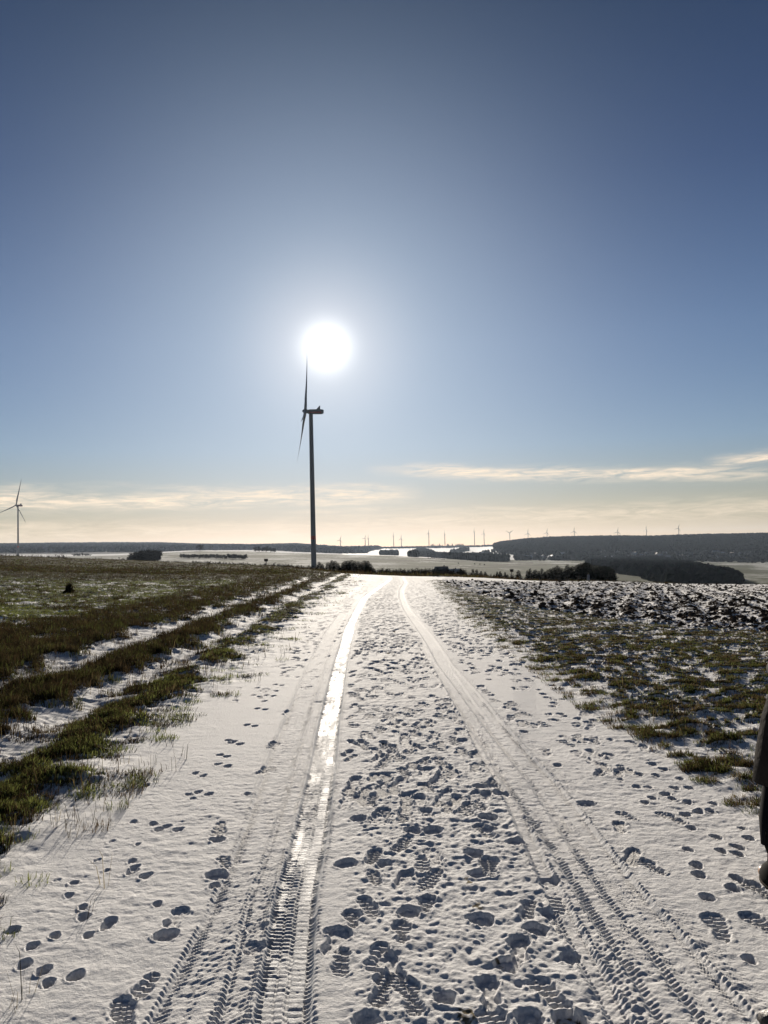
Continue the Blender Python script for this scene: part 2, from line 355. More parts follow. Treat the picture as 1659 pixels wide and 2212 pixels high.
# background traffic first, the digitised near prints on top
def rnd_prints(n, y0, y1, lo, hi, kind, L, depth):
    for _ in range(n):
        y = math.exp(math.log(y0)*(1-0)+(math.log(y1)-math.log(y0))*rn()**.75) if y0 < 8 else y0+(y1-y0)*rn()
        i = min(nR-1, int(np.searchsorted(yA, y))); a, b = lo(i), hi(i)
        x = a+(b-a)*rn(); stamp(kind, x, y, kw_ang(kind), L*(.85+.3*rn()), depth*(.42+.5*rn())*(1.0 if y < 11 else 1.55))
cl_, cr_ = (lambda i: mid[0][i]+.18), (lambda i: mid[1][i]-.18)
for y0, y1, n in ((2.3, 5.5, 12), (5, 14, 290), (13, 28, 500), (27, 52, 620)):
    rnd_prints(n, y0, y1, cl_, cr_, 'shoe', .25, .018); rnd_prints(n//3, max(y0, 14), max(y1, 15), cl_, cr_, 'heel', .09, .017)
for y0, y1, n in ((6, 14, 70), (13, 28, 230), (27, 52, 330)):
    rnd_prints(n, y0, y1, lambda i: mid[1][i]+.2, lambda i: redR[i]-.1, 'shoe', .26, .020)
    rnd_prints(n, y0, y1, lambda i: mid[1][i]+.2, lambda i: redR[i], 'paw', .11, .020)
for y0, y1, n in ((9, 14, 18), (13, 28, 130), (27, 50, 230)):
    rnd_prints(n//2+4, y0, y1, lambda i: redL[i]+.1, lambda i: mid[0][i]-.25, 'shoe', .26, .019)
    rnd_prints(n, y0, y1, lambda i: redL[i], lambda i: mid[0][i]-.25, 'paw', .10, .018)
y = 4.3
while y < 17:                                            # a hare's double prints along the left edge
    xx = -1.28-.012*y+.05*rn(); stamp('paw', xx, y, .2, .085, .020); stamp('paw', xx+.085, y-.06, .2, .085, .020); y += .42+.2*rn()+y*.03
y = 7.
while y < 20: stamp('shoe', -1.02+.12*rn(), y, .05, .28, .022); y += .62+.2*rn()
def tyre(xT, hw, depth, kind, y1=200, icy=0, s=0, y0=0):
    xT = xT[:, None]; c = X-xT; ac = np.abs(c)
    on = (Y < y1)*(Y > y0)*sstep(0, .8, Y-y0+.01)
    m = (1-sstep(hw-.012, hw+.012, ac))*on
    fd = 1-sstep(9, 18, Y)
    miss = np.clip(.95+1.1*vn(Y/.22, X/.09+s, 46+s)+.8*vn(Y/.05, X/.04, 47+s), .25, 1.35); Yj = Y+vn(Y/.35, Y*0+s, 48+s)*.030
    if kind == 'icy':
        c = c+vn(Y/.06, X*0, 43)*.006; ac = np.abs(c)
        lug = np.clip(np.sin(Yj/.034*6.283+np.sign(c)*1.1)*2.2, -1, 1)*miss
        rib1 = (c > .018)*(c < .074); blocks = np.where(rib1, .8-1.3*(np.sin(Y/.041*6.283+vn(Y/.1, X*0, 7)*2) > .78)*(c > .018), lug)+vn(X/.02, Y/.05, 42)*.9
        gro = (np.abs(c-.012) < .006)+(np.abs(c+.035) < .005)+(np.abs(c-.078) < .006) > 0
        fl = -depth+.0035*blocks*fd-gro*.005+vn(X/.015, Y/.02, 41)*.0022
        fl = fl-((ac > hw-.025)*np.clip(np.sin(Y/.03*6.283+2)*2, -.4, 1)*.008)*fd
    else:
        ph = (Yj+ac*.9)/.030*6.283
        lug = np.clip(np.sin(ph)*1.6, -1, 1)
        sh = np.exp(-((ac-hw*.80)/(hw*.22))**2)
        fl = -depth+lug*.0050*sh*fd*miss+vn(X/.05, Y/.022, 44+s)*.006*(1-sh)*fd+vn(X/.03, Y/.10, 45+s)*.003
    rim = np.exp(-((ac-hw-.016)/.012)**2)*(.006+.003*np.sin((Yj-ac)/.033*6.283)*fd*miss)*on
    k = m*(.75+.5*vn(Y/.9, Y*0+s, 50+s))*1.0; k = np.clip(k, 0, 1)
    H[:] = H*(1-k)+fl*k+rim
    if icy: ice[:] = np.maximum(ice, icy*m*np.clip(.62+1.0*vn(X/.04, Y/.25, 60)+.7*vn(X/.3, Y/1.3, 61), .1, 1))
T3 = line_x([(760, 1300), (735, 1335), (712, 1370), (690, 1420), (668, 1480), (640, 1560), (612, 1640), (573, 1789), (515, 1955), (470, 2060), (425, 2160), (400, 2212)])
T2b = line_x([(960, 1450), (1010, 1530), (1070, 1610), (1120, 1690), (1229, 1832), (1282, 1909), (1351, 2010), (1432, 2119), (1490, 2212)])
T4 = line_x([(900, 1380), (940, 1440), (980, 1500), (1050, 1640), (1090, 1700), (1130, 1790), (1180, 1900), (1240, 2020), (1340, 2212)])
tyre(T3, .12, .011, 'chev', y1=22, s=1); tyre(T4, .035, .010, 'chev', y1=14, s=3); tyre(T2b, .11, .012, 'chev', y1=12, s=2)
tyre(mid[1], .095, .019, 'chev', y1=52, icy=.13, s=4); 
tyre(mid[0]-.16, .05, .010, 'chev', y1=9, s=6); tyre(mid[0], .098, .021, 'icy', y1=50, icy=1.0, s=5)
many('paw', r2([(865, 810), (885, 850), (545, 1115), (550, 1175), (730, 1205), (700, 1245), (580, 1300), (360, 1300), (210, 1370), (80, 1270), (155, 1490), (285, 1530), (320, 1610), (500, 1570), (1030, 1095), (1000, 570), (1035, 605), (1230, 375), (1260, 405), (1275, 243), (1325, 260), (1435, 125), (1480, 135), (1490, 25), (1530, 32), (870, 555), (955, 318), (1615, 370), (1395, 978)]), L=.070, depth=.019)
many('paw', r2([(455, 1035), (485, 950), (375, 935), (700, 870), (900, 700), (730, 680), (640, 800)]), L=.05, depth=.012)
many('shoe', r2([(1430, 600), (1460, 820), (1150, 1180), (950, 1630), (800, 1820)]), L=.25, depth=.016)
many('heel', r2([(1415, 670), (1410, 905), (1080, 1300)]), L=.12, depth=.022)
many('shoe', r3([(265, 60), (1120, 170), (1250, 140), (960, 280), (1100, 410), (1440, 370), (1060, 850), (1270, 850), (1010, 1050), (1440, 1040), (900, 1140), (1260, 1240), (1180, 1480), (1130, 1640), (820, 1450), (1320, 1700), (780, 1300), (1050, 690)]), L=.235, depth=.015)
many('heel', r3([(900, 160), (940, 410), (850, 740), (1130, 740), (760, 1230), (1310, 1100), (1560, 1720), (1000, 1870), (200, 1190), (180, 1340), (1480, 500), (1340, 500), (1500, 160)]), L=.10, depth=.018)
many('paw', r4([(870, 95), (880, 35), (970, 65), (1060, 75), (955, 130), (1020, 135), (1040, 190), (1110, 170), (1150, 195), (1000, 215), (1160, 140), (1230, 215), (1240, 140), (1190, 90), (1100, 40), (1220, 280), (1290, 265), (1355, 262), (1250, 355), (1370, 225), (1385, 400), (1525, 355), (1560, 410), (1230, 468), (1410, 478), (1500, 455), (1500, 495), (1275, 555), (1290, 605), (1490, 625), (1470, 680), (1335, 725), (1560, 1055)]), L=.080, depth=.020)
many('shoe', r4([(760, 60), (860, 60), (900, 290), (870, 350), (1140, 300), (940, 510), (1040, 560), (1390, 880), (1620, 690), (1620, 865), (380, 790), (530, 760), (330, 1000), (500, 1250), (170, 560), (170, 1230)]), L=.245, depth=.016)
many('heel', r4([(120, 135), (185, 120), (240, 170), (160, 300), (170, 360), (310, 430), (90, 490), (110, 600), (130, 850), (490, 640), (420, 900), (270, 1090), (610, 1050), (380, 1370), (600, 1390), (690, 222)]), L=.11, depth=.018)
rut = np.maximum(sstep(T4[:, None]-.05, T4[:, None]+.05, X)*(1-sstep(xT2+.16, xT2+.26, X)), sstep(T3[:, None]-.16, T3[:, None]-.08, X)*(1-sstep(xT1-.13, xT1-.08, X)))*(Y < 22)
H += rut*(fbm(X/.055, Y/.020, 74, 3, .6)*.0040+np.sin((Y+np.abs(X-xT2+.17)*.8)/.029*6.283)*.0016*(vn(X/.08, Y/.3, 75) > 0))*fadeD(8, 20)
Hroad = H.copy()
snow_road = snow-sstep(.012, .03, -(H)+fbm(X/.5, Y/.8, 70, 2)*.012)*.66*tr*(fbm(X/.25, Y/.5, 71, 2) > .10)
# bare brown spots worn through the snow
for u_, v_, r_, k_ in ((1018, 1905, .07, .62), (1030, 1960, .06, .60), (1010, 2195, .08, .64), (470, 1865, .05, .4), (990, 1690, .08, .45), (880, 1560, .10, .4), (1080, 2075, .04, .55)):
    x_, y_ = gp(u_, v_); d_ = np.hypot((X-x_)/r_, (Y-y_)/(r_*1.8)); snow_road = snow_road-k_*(1-sstep(.3, 1.1, d_+1.6*np.abs(fbm(X/.035, Y/.035, 72, 3))))
# thin melt film in the right hand ruts
snow_road = snow_road-.34*(1-sstep(.07, .11, np.abs(X-xT2)))*np.clip(.5+1.3*fbm(X/.06, Y/.35, 73, 3), 0, 1)*fadeD(6, 16)
# ---- side surfaces
bump = fbm(X/.45, Y/.45, 20, 3); bump2 = fbm(X/.14, Y/.14, 21, 3)
# right verge: tussocks in thin snow
vm = fbm(X/.13, Y/.12, 22, 4, .65)*1.2+fbm(X/.7, Y/.6, 24, 3)*.30; dens_v = np.interp(Y, [2, 5, 9, 16, 30], [-.18, -.10, -.08, -.05, -.02])+np.clip((X-redR[:, None]-.6)*.04, -.1, .10)
vg = sstep(-.02, .20, vm+dens_v)
Hv = .02+bump*.03+bump2*.020+fbm(X/.06, Y/.05, 38, 2)*.004*fadeD(6, 14)+vg*.03*sstep(0, .6, X-redR[:, None]); snow_v = 1-vg*.80
# left: rows of weeds parallel to the road
xr = X+fbm(Y/2.2, X*0, 25, 2)*.16+fbm(Y/.5, X/.5, 26, 3)*.22
def rw(c, wd): return np.exp(-((xr-c)/wd)**2)
rows = rw(-2.68, .26)*.85+rw(-3.95, .40)*1.1+rw(-5.9, .75)*1.25+rw(-7.6, .95)*1.25
blk = sstep(-4.9, -5.6, X)*np.interp(Y, [4, 9, 14, 30, 60], [.1, .42, .60, .62, .75])
gapm = rw(-3.22, .18)+rw(-4.80, .22)*np.interp(Y, [4, 20, 40], [1, .8, .2])
lm = fbm(X/.6, Y/.5, 27, 4, .6)
g0 = fbm(X/1.6, Y/2.2, 39, 3)
green = sstep(-7.2, -8.6, X)*sstep(17, 21, Y)*(1-sstep(44, 52, Y))
lv = np.clip(np.maximum(rows*(.85+.5*fbm(Y/1.1, X/.9, 30, 2)), blk)-gapm*.45+.14*sstep(14, 24, Y)-.15*green*sstep(.1, .5, g0)+lm*1.05+fbm(X/.16, Y/.15, 32, 3, .6)*.8+.02-.18*sstep(-2.4, -1.9, X)+sstep(50, 70, Y)*.5, 0, 1.3)
veg = sstep(.38, .80, lv-.12*(1-sstep(6, 14, Y)))
Hl = .015+bump*.045+bump2*.024+fbm(X/.06, Y/.05, 38, 2)*.006*fadeD(6, 14)+veg*.035-rw(-3.22, .3)*.05-rw(-4.8, .35)*.04
Hl *= sstep(0, .7, redL[:, None]-X+.15); snow_l = 1-veg**1.3*(.80+.5*fbm(X/.10, Y/.09, 37, 3))+.2*bump2
snow_l = np.where(Y > 45, snow_l-.25, snow_l)
# plough: clods
c1_ = 1-np.abs(fbm(X/.42, Y/.36, 33, 3))*2; c2_ = 1-np.abs(fbm(X/.13, Y/.11, 34, 3, .6))*2
fur = np.sin((X*.94-Y*.30)/.42*6.283*.5+fbm(X/2, Y/2, 36, 2)*1.5)
Hp = .01+.034*c1_+.036*c2_+.035*fur+bump2*.03
ps = .62-((c1_-.55)*.9+(c2_-.5)*.8+fur*.15)+fbm(X/.3, Y/.7, 35, 3)*.55
snow_p = sstep(.10, .75, ps+np.interp(Y, [16, 25, 40, 70], [.06, .18, .33, .42]))
Hs = np.where(plough, Hp, np.where(X < 0, Hl, Hv)); sn = np.where(plough, snow_p, np.where(X < 0, snow_l, snow_v))
H = Hroad*road+(Hs+Hroad*.3)*(1-road)
snow = snow_road*road+sn*(1-road)
g1 = fbm(X/1.2, Y/1.2, 28, 3)
brown = np.array([.030, .023, .015]); grn = np.array([.06, .085, .02]); soilc = np.array([.050, .038, .030]); dry = np.array([.075, .058, .03])
kg = np.clip(green*.9+.25+g1*.5, 0, 1)[..., None]; tl = brown*(1-kg)+grn*kg
kv = np.clip(.45+g1*.7, 0, 1)[..., None]; tv = dry*(1-kv)*.8+grn*kv
tint = np.where(plough[..., None], soilc*(1+.5*bump2[..., None]), np.where((X < 0)[..., None], tl, tv))
tint = np.where((road > .5)[..., None], np.array([.20, .165, .105]), tint)
# the bank beyond the crest: rough brown grass
snow = np.where(bank, np.clip(.12+fbm(X/4, Y/6, 29, 3)*.3, 0, 1), snow)
tint = np.where(bank[..., None], brown*1.1, tint)
Z = HB+H
V0 = np.stack([X, Y, Z], -1).reshape(-1, 3)
snow = np.clip(snow, 0, 1); ROADM = road > .5
reg = np.where(ROADM, 0, np.where(plough, 1, np.where(X < 0, 2, 3))); reg = np.where(bank & ~ROADM, 4, reg)
idx = np.arange(nR*nC).reshape(nR, nC)
quads = np.stack([idx[:-1, :-1], idx[:-1, 1:], idx[1:, 1:], idx[1:, :-1]], -1).reshape(-1, 4)
qreg = reg[:-1, :-1].ravel()
def sub(name, k, **kw):
    q = quads[qreg == k]; used, inv = np.unique(q, return_inverse=True)
    me = mk_mesh(name, V0[used], inv.reshape(-1, 4))
    attr(me, 'snow', snow.ravel()[used]); attr(me, 'ice', ice.ravel()[used]*(k == 0)); attr(me, 'tint', tint.reshape(-1, 3)[used], 'FLOAT_COLOR')
    return obj(name, me, M_GROUND, **kw)
sub('snowy_path', 0, kind='structure', label='snow covered farm track with tyre tracks and footprints')
sub('ploughed_ground', 1, kind='structure', label='ploughed dark field with snow between the clods')
sub('field_ground', 2, kind='structure', label='field left of the track with snow between rows of weeds')
sub('verge_ground', 3, kind='structure', label='grassy snowy verge right of the track')
sub('bank_ground', 4, kind='structure', label='brown bank behind the crest of the track')
Zn = Z
def near_z(x, y):
    """height of the built near surface (nearest grid vertex)"""
    x = np.atleast_1d(x); y = np.atleast_1d(y)
    i = np.clip(np.searchsorted(yA, y), 0, nR-1); j = np.clip(np.searchsorted(sA, x/y), 0, nC-1)
    return Zn[i, j]
def near_at(A, x, y):
    i = np.clip(np.searchsorted(yA, y), 0, nR-1); j = np.clip(np.searchsorted(sA, x/y), 0, nC-1); return A[i, j]
# ---- ground behind and beside the camera
yy = np.concatenate([np.linspace(-60, -4, 15), np.linspace(-3, 1.5, 10)]); xx = np.concatenate([np.linspace(-60, -3, 15), np.linspace(-2.5, 2.5, 11), np.linspace(3, 60, 15)])
gx, gy = np.meshgrid(xx, yy); gz = np.full_like(gx, -.012)+fbm(gx/3, gy/3, 80, 2)*.01
gi = np.arange(gx.size).reshape(gx.shape); gq = np.stack([gi[:-1, :-1], gi[:-1, 1:], gi[1:, 1:], gi[1:, :-1]], -1).reshape(-1, 4)
me = mk_mesh('ground', np.stack([gx, gy, gz], -1).reshape(-1, 3), gq)
attr(me, 'snow', np.where((gx > -2) & (gx < 2.2), 1, .5).ravel()); attr(me, 'ice', np.zeros(gx.size)); attr(me, 'tint', np.tile([.05, .045, .02], (gx.size, 1)), 'FLOAT_COLOR')
obj('ground', me, M_GROUND, kind='structure', label='snowy ground behind the viewpoint')

# ---- far landscape
def inpoly(u, v, P):
    P = np.array(P); r = np.zeros(u.shape, bool); j = len(P)-1
    for i in range(len(P)):
        xi, yi = P[i]; xj, yj = P[j]
        c = ((yi > v) != (yj > v)) & (u < (xj-xi)*(v-yi)/(yj-yi+1e-12)+xi); r ^= c; j = i
    return r
c7 = lambda L: [(905.2+x*.16534, 1163.05+y*.16534) for x, y in L]
c4 = lambda L: [(1179.5+x*.28905, 1113.7+y*.28905) for x, y in L]
P_BIG = [(1068, 1150), (1066, 1181), (1070.5, 1188.7), (1084, 1193.6), (1104, 1197.8), (1143, 1202.7), (1180, 1206.4), (1250, 1207), (1350, 1204), (1500, 1204), (1659, 1208), (2200, 1208), (2200, 1140)]
P_C3 = c7([(0, 160), (60, 155), (130, 165), (180, 190), (220, 225), (420, 240), (600, 245), (800, 240), (820, 260), (1000, 265), (1170, 290), (1160, 305), (800, 302), (700, 290), (400, 270), (200, 250), (0, 240), (-120, 262), (-140, 215), (-60, 175)])
P_C4 = c7([(410, 182), (490, 172), (570, 143), (640, 150), (650, 165), (560, 182), (420, 197)])
P_C5 = [(820, 1199), (822, 1195), (858, 1193), (860, 1200)]
P_R = c4([(300, 356), (380, 347), (440, 345), (600, 330), (850, 325), (960, 355), (1080, 380), (1130, 410), (1200, 430), (1250, 450), (1400, 470), (1460, 530), (900, 530), (700, 455), (520, 435), (480, 400), (400, 380), (310, 372)])
P_LH = [(-600, 1150), (-600, 1204), (120, 1204), (205, 1199.5), (235, 1198), (276, 1198), (345, 1192.5), (400, 1189.5), (434, 1188.5), (535, 1188), (600, 1189.5), (640, 1192), (735, 1196), (790, 1195), (800, 1190), (820, 1187), (815, 1184.5), (740, 1187), (740, 1160)]
nD = 560; Df = np.geomspace(190, 12400, nD); saz = np.linspace(-.75, .75, 760)
FX_, FY_ = Df[:, None]*np.sin(saz)[None], Df[:, None]*np.cos(saz)[None]
FZ = base_h(FX_, FY_)
FZ = np.where(Df[:, None] < 205, FZ-.4, FZ)+fbm(FX_/160, FY_/160, 90, 3)*np.clip((Df[:, None]-700)/1500, 0, 1)*1.5
fu, fv = proj(FX_, FY_, FZ)
DF = np.repeat(Df[:, None], len(saz), 1)
bigw = inpoly(fu, fv, P_BIG) & (DF > 2200); lhw = inpoly(fu, fv, P_LH) & (DF > 2300); rwood = inpoly(fu, fv, P_R) & (DF > 500) & (DF < 2600)
cw = (inpoly(fu, fv, P_C3) | inpoly(fu, fv, P_C4) | inpoly(fu, fv, P_C5)) & (DF > 1500)
behind = (DF > 4700) & (fu > 760)
fsnow = np.full_like(FX_, .5)
fsnow = np.where((fu < 1000) & (DF < 1500), .33, fsnow)
fsnow = np.where((fu > 740) & (DF < 1500), np.interp(fu, [740, 900, 1100], [.32, .22, .12]), fsnow)
fsnow = np.where((fu > 640) & (DF < 950), np.interp(fu, [640, 860, 960], [.40, .28, .12]), fsnow)
fsnow = np.where((fu > 1000) & (DF >= 1400), .24, fsnow)
fsnow = np.where((DF > 2000) & (fu > 740) & (fu < 1180) & (fv < 1209), 1.05, fsnow)
fsnow = np.where((DF > 1500) & (fu <= 740), .8, fsnow)
patch = vn(fu/55+3, np.floor(fv/5.5)*3.1, 95)
fsnow = fsnow+np.where((DF < 1900) & (DF > 500) & (fu > 860), patch*.50, 0)+np.where((DF < 1500) & (fu < 860), patch*.34, 0)
wood = bigw | lhw | rwood | cw
fsnow = np.where(wood, 0.0, fsnow); fsnow = np.where(DF < 420, .18, fsnow)
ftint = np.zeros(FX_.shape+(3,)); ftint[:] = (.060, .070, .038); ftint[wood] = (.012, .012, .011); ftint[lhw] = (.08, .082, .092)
# paths and hedgerow lines across the fields
def fline(P, wpx=.7):
    P = np.array(P); d = np.abs(fv-np.interp(fu, P[:, 0], P[:, 1])); return (d < wpx) & (fu > P[0, 0]) & (fu < P[-1, 0])
for P in (c4([(-1000, 385), (-560, 376), (-120, 362)]), [(640, 1203.4), (700, 1205.5), (790, 1207), (905, 1212.2)], c7([(200, 410), (700, 385), (1130, 372), (1400, 355), (1659, 348)]), [(965, 1203), (1080, 1213.5), (1150, 1216)],
          [(860, 1210), (960, 1213), (1100, 1213.8)]):
    mk_ = fline(P) & (DF < 2300) & (DF > 500); fsnow = np.where(mk_, .05, fsnow); ftint[mk_] = (.035, .032, .022)
fi = np.arange(FX_.size).reshape(FX_.shape); fq = np.stack([fi[:-1, :-1], fi[:-1, 1:], fi[1:, 1:], fi[1:, :-1]], -1).reshape(-1, 4)
me = mk_mesh('hills', np.stack([FX_, FY_, FZ], -1).reshape(-1, 3), fq)
attr(me, 'snow', np.clip(fsnow, 0, 1.1).ravel()); attr(me, 'ice', np.where(fsnow > .95, .35, 0).ravel()); attr(me, 'tint', ftint.reshape(-1, 3), 'FLOAT_COLOR')
obj('hills', me, M_FAR, kind='structure', label='rolling snowy fields and wooded hills beyond the crest')
def far_z(x, y):
    D = np.hypot(x, y); a = np.arctan2(x, y)
    i = np.clip(np.searchsorted(Df, D), 0, nD-1); j = np.clip(np.searchsorted(saz, a), 0, len(saz)-1); return FZ[i, j]

# ------------------------------------------------------------------ far-off woods (stuff)
def tree_proto(k, conif):
    r_ = np.random.default_rng(k); n = 6
    if conif: prof = [(0, .30), (.35, .40), (.7, .2), (1, .02)]
    else: prof = [(0, .22), (.35, .50), (.75, .42), (1, .10)]
    V = []; Fc = []
    for z, rr in prof:
        for i in range(n):
            a = i/n*6.283+z; q = rr*(.7+.6*r_.random()); V.append((q*math.cos(a), q*math.sin(a), z+(r_.random()-.5)*.12))
    for lv_ in range(len(prof)-1):
        for i in range(n):
            a, b = lv_*n+i, lv_*n+(i+1) % n; Fc.append((a, b, b+n)); Fc.append((a, b+n, a+n))
    t = (len(prof)-1)*n
    for i in range(1, n-1): Fc.append((t, t+i, t+i+1))
    return np.array(V), np.array(Fc)
def forest(name, label, pts, hts, wr, conif, col, smooth=False):
    pr = [tree_proto(k, conif if isinstance(conif, bool) else (k % 3 == 0)) for k in range(6)]
    Vs, Fs, Cs = [], [], []; off = 0
    which = rng.integers(0, 6, len(pts))
    for k in range(6):
        V, Fc = pr[k]; s_ = which == k; P = pts[s_]; h = hts[s_]; n = len(P)
        if n == 0: continue
        a = rng.random(n)*6.283; ww = h*wr*(.8+.5*rng.random(n))
        x = (V[None, :, 0]*np.cos(a)[:, None]-V[None, :, 1]*np.sin(a)[:, None])*ww[:, None]+P[:, None, 0]
        y_ = (V[None, :, 0]*np.sin(a)[:, None]+V[None, :, 1]*np.cos(a)[:, None])*ww[:, None]+P[:, None, 1]
        z = V[None, :, 2]*h[:, None]+P[:, None, 2]
        Vs.append(np.stack([x, y_, z], -1).reshape(-1, 3)); Fs.append((Fc[None]+(np.arange(n)*len(V))[:, None, None]).reshape(-1, 3)+off)
        cc = np.array(col)[None]*(.55+.9*rng.random((n, 1)))*(1+.2*(rng.random((n, 3))-.5)); Cs.append(np.repeat(cc, len(V), 0)); off += n*len(V)
    me = mk_mesh(name, np.concatenate(Vs), np.concatenate(Fs), smooth); attr(me, 'tint', np.concatenate(Cs), 'FLOAT_COLOR')
    return obj(name, me, M_WOOD, kind='stuff', label=label)
def wood_pts(mask, n, h0, h1):
    ii, jj = np.nonzero(mask); wt = DF[ii, jj]**2; wt /= wt.sum(); k = rng.choice(len(ii), n, p=wt)
    D = Df[ii[k]]*(1+(rng.random(n)-.5)*.0078); a = saz[jj[k]]+(rng.random(n)-.5)*.002
    x, y_ = D*np.sin(a), D*np.cos(a); h = h0+(h1-h0)*rng.random(n); return np.stack([x, y_, far_z(x, y_)-.5], -1), h
inview = (np.abs(fu-830) < 1150)
p, h = wood_pts(bigw & (DF < 3700) & inview, 26000, 9, 15); forest('big_wood', 'bare dark wood covering the long hill on the right', p, h, .75, False, (.012, .012, .013))
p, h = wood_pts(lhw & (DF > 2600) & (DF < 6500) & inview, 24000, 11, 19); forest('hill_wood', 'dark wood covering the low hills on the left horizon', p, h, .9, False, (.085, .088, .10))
p, h = wood_pts(cw & inview, 3000, 9, 15); forest('valley_wood', 'dark strips of wood in front of the bright snow slope', p, h, .6, 0, (.013, .015, .014))
p, h = wood_pts(rwood & inview, 5200, 6, 10); forest('slope_wood', 'dark wood on the slope behind the right end of the ploughed field', p, h, .8, 0, (.026, .029, .026))
# wood strip along the skyline ridge
rg = (fu > 790) & (fu < 1090) & (DF > 4400) & (DF < 4700)
p, h = wood_pts(rg, 900, 7, 11); forest('ridge_wood', 'thin dark line of wood along the snowy skyline ridge', p, h, .8, 0, (.014, .016, .015))

# ------------------------------------------------------------------ trees and shrubs (things)
def tube(V, Fc, a, b, ra, rb, n=5):
    a = np.array(a, float); b = np.array(b, float); d = b-a; L = np.linalg.norm(d)+1e-9; d /= L
    t = np.cross(d, [0, 0, 1.] if abs(d[2]) < .9 else [1., 0, 0]); t /= np.linalg.norm(t); s_ = np.cross(d, t); o = len(V)
    for p, r_ in ((a, ra), (b, rb)):
        for i in range(n):
            q = i/n*6.283; V.append(p+(t*math.cos(q)+s_*math.sin(q))*r_)
    for i in range(n): Fc.append((o+i, o+(i+1) % n, o+n+(i+1) % n)); Fc.append((o+i, o+n+(i+1) % n, o+n+i))
def bare_tree(seed, H_=1.0, spread=1.0, levels=5, trunk_h=.22):
    r_ = random.Random(seed); tv, tf, bv, bf = [], [], [], []
    def grow(p, d, L, rad, lv_):
        q = p+d*L; tube(tv if lv_ < 2 else bv, tf if lv_ < 2 else bf, p, q, rad, rad*.68, 6 if lv_ < 2 else (4 if lv_ < 4 else 3))
        if lv_ >= levels: return
        for k in range(4 if lv_ in (0, 1) else 3):
            a = r_.random()*6.283; tilt = (.35+.55*r_.random())*spread
            t = np.cross(d, [0, 0, 1.] if abs(d[2]) < .95 else [1., 0, 0]); t /= np.linalg.norm(t)+1e-9; s_ = np.cross(d, t)
            nd = d*math.cos(tilt)+(t*math.cos(a)+s_*math.sin(a))*math.sin(tilt); nd[2] += .06; nd /= np.linalg.norm(nd)
            grow(q-d*L*.25*r_.random()*(lv_ > 0), nd, L*(.62+.22*r_.random()), rad*.58, lv_+1)
    grow(np.zeros(3), np.array([0, 0, 1.]), trunk_h, .022, 0)
    V = np.array(tv+bv); top = V[:, 2].max(); wd = np.abs(V[:, :2]).max()
    return np.array(tv)/top, np.array(tf), np.array(bv)/top, np.array(bf), wd/top
def conifer(seed, dense=1.0):
    r_ = random.Random(seed); tv, tf, bv, bf = [], [], [], []
    tube(tv, tf, (0, 0, -.02), (0, 0, .5), .02, .012, 7); tube(tv, tf, (0, 0, .5), (0, 0, .99), .012, .002, 7)
    nw = 26
    for w_ in range(nw):
        z = .04+.95*(w_/nw)**.95; rad = .30*(1-z)**.8*(.75+.5*r_.random())+.012
        for b_ in range(int(12*dense*(1-z*.5))):
            a = r_.random()*6.283; rr = rad*(.6+.6*r_.random()); dr = -.25*rr+.1*rr*r_.random()
            d = np.array([math.cos(a), math.sin(a), 0]); s_ = np.array([-d[1], d[0], 0])
            for k in range(6):
                f = (k+.5)/6; p = d*rr*f+np.array([0, 0, z+dr*f+.5*rr*f*f*.6]); wdt = rr*.24*(1.15-f)+.018
                for sg in (-1, 1):
                    o = len(bv); tip = p+s_*sg*wdt*(.9+.6*r_.random())+d*wdt*.8+np.array([0, 0, (r_.random()-.65)*wdt*.9])
                    bv.extend([p-d*.022-np.array([0, 0, .008]), p+d*.024+np.array([0, 0, .012]), tip]); bf.append((o, o+1, o+2))
    return np.array(tv), np.array(tf), np.array(bv), np.array(bf), .3
def bushy_tree(seed, lo=.08):
    r_ = random.Random(seed); tv, tf, bv, bf = [], [], [], []
    tube(tv, tf, (0, 0, -.03), (0, 0, .45), .024, .014, 6)
    lob = [(np.array([r_.gauss(0, .15), r_.gauss(0, .15), .25+.55*r_.random()]), .17+.12*r_.random()) for _ in range(12)]
    for c, rad in lob:
        tube(tv, tf, (0, 0, .15), c, .010, .004, 4)
        for j in range(46):
            e = np.array([r_.gauss(0, 1) for _ in range(3)]); e /= np.linalg.norm(e); b1 = c+e*rad*(.55+.55*r_.random())
            if b1[2] < lo*r_.random(): continue
            tube(bv, bf, c+e*rad*.2, b1, .005, .0015, 3)
            for m_ in range(5):
                q = b1-e*rad*.5*r_.random()+np.array([r_.gauss(0, .02) for _ in range(3)]); o = len(bv)
                s1 = np.array([r_.gauss(0, 1) for _ in range(3)])*.02; s2 = np.array([r_.gauss(0, 1) for _ in range(3)])*.02; bv.extend([q, q+s1, q+s2]); bf.append((o, o+1, o+2))
    t = max(v[2] for v in bv); return np.array(tv)/t, np.array(tf), np.array(bv)/t, np.array(bf), .5
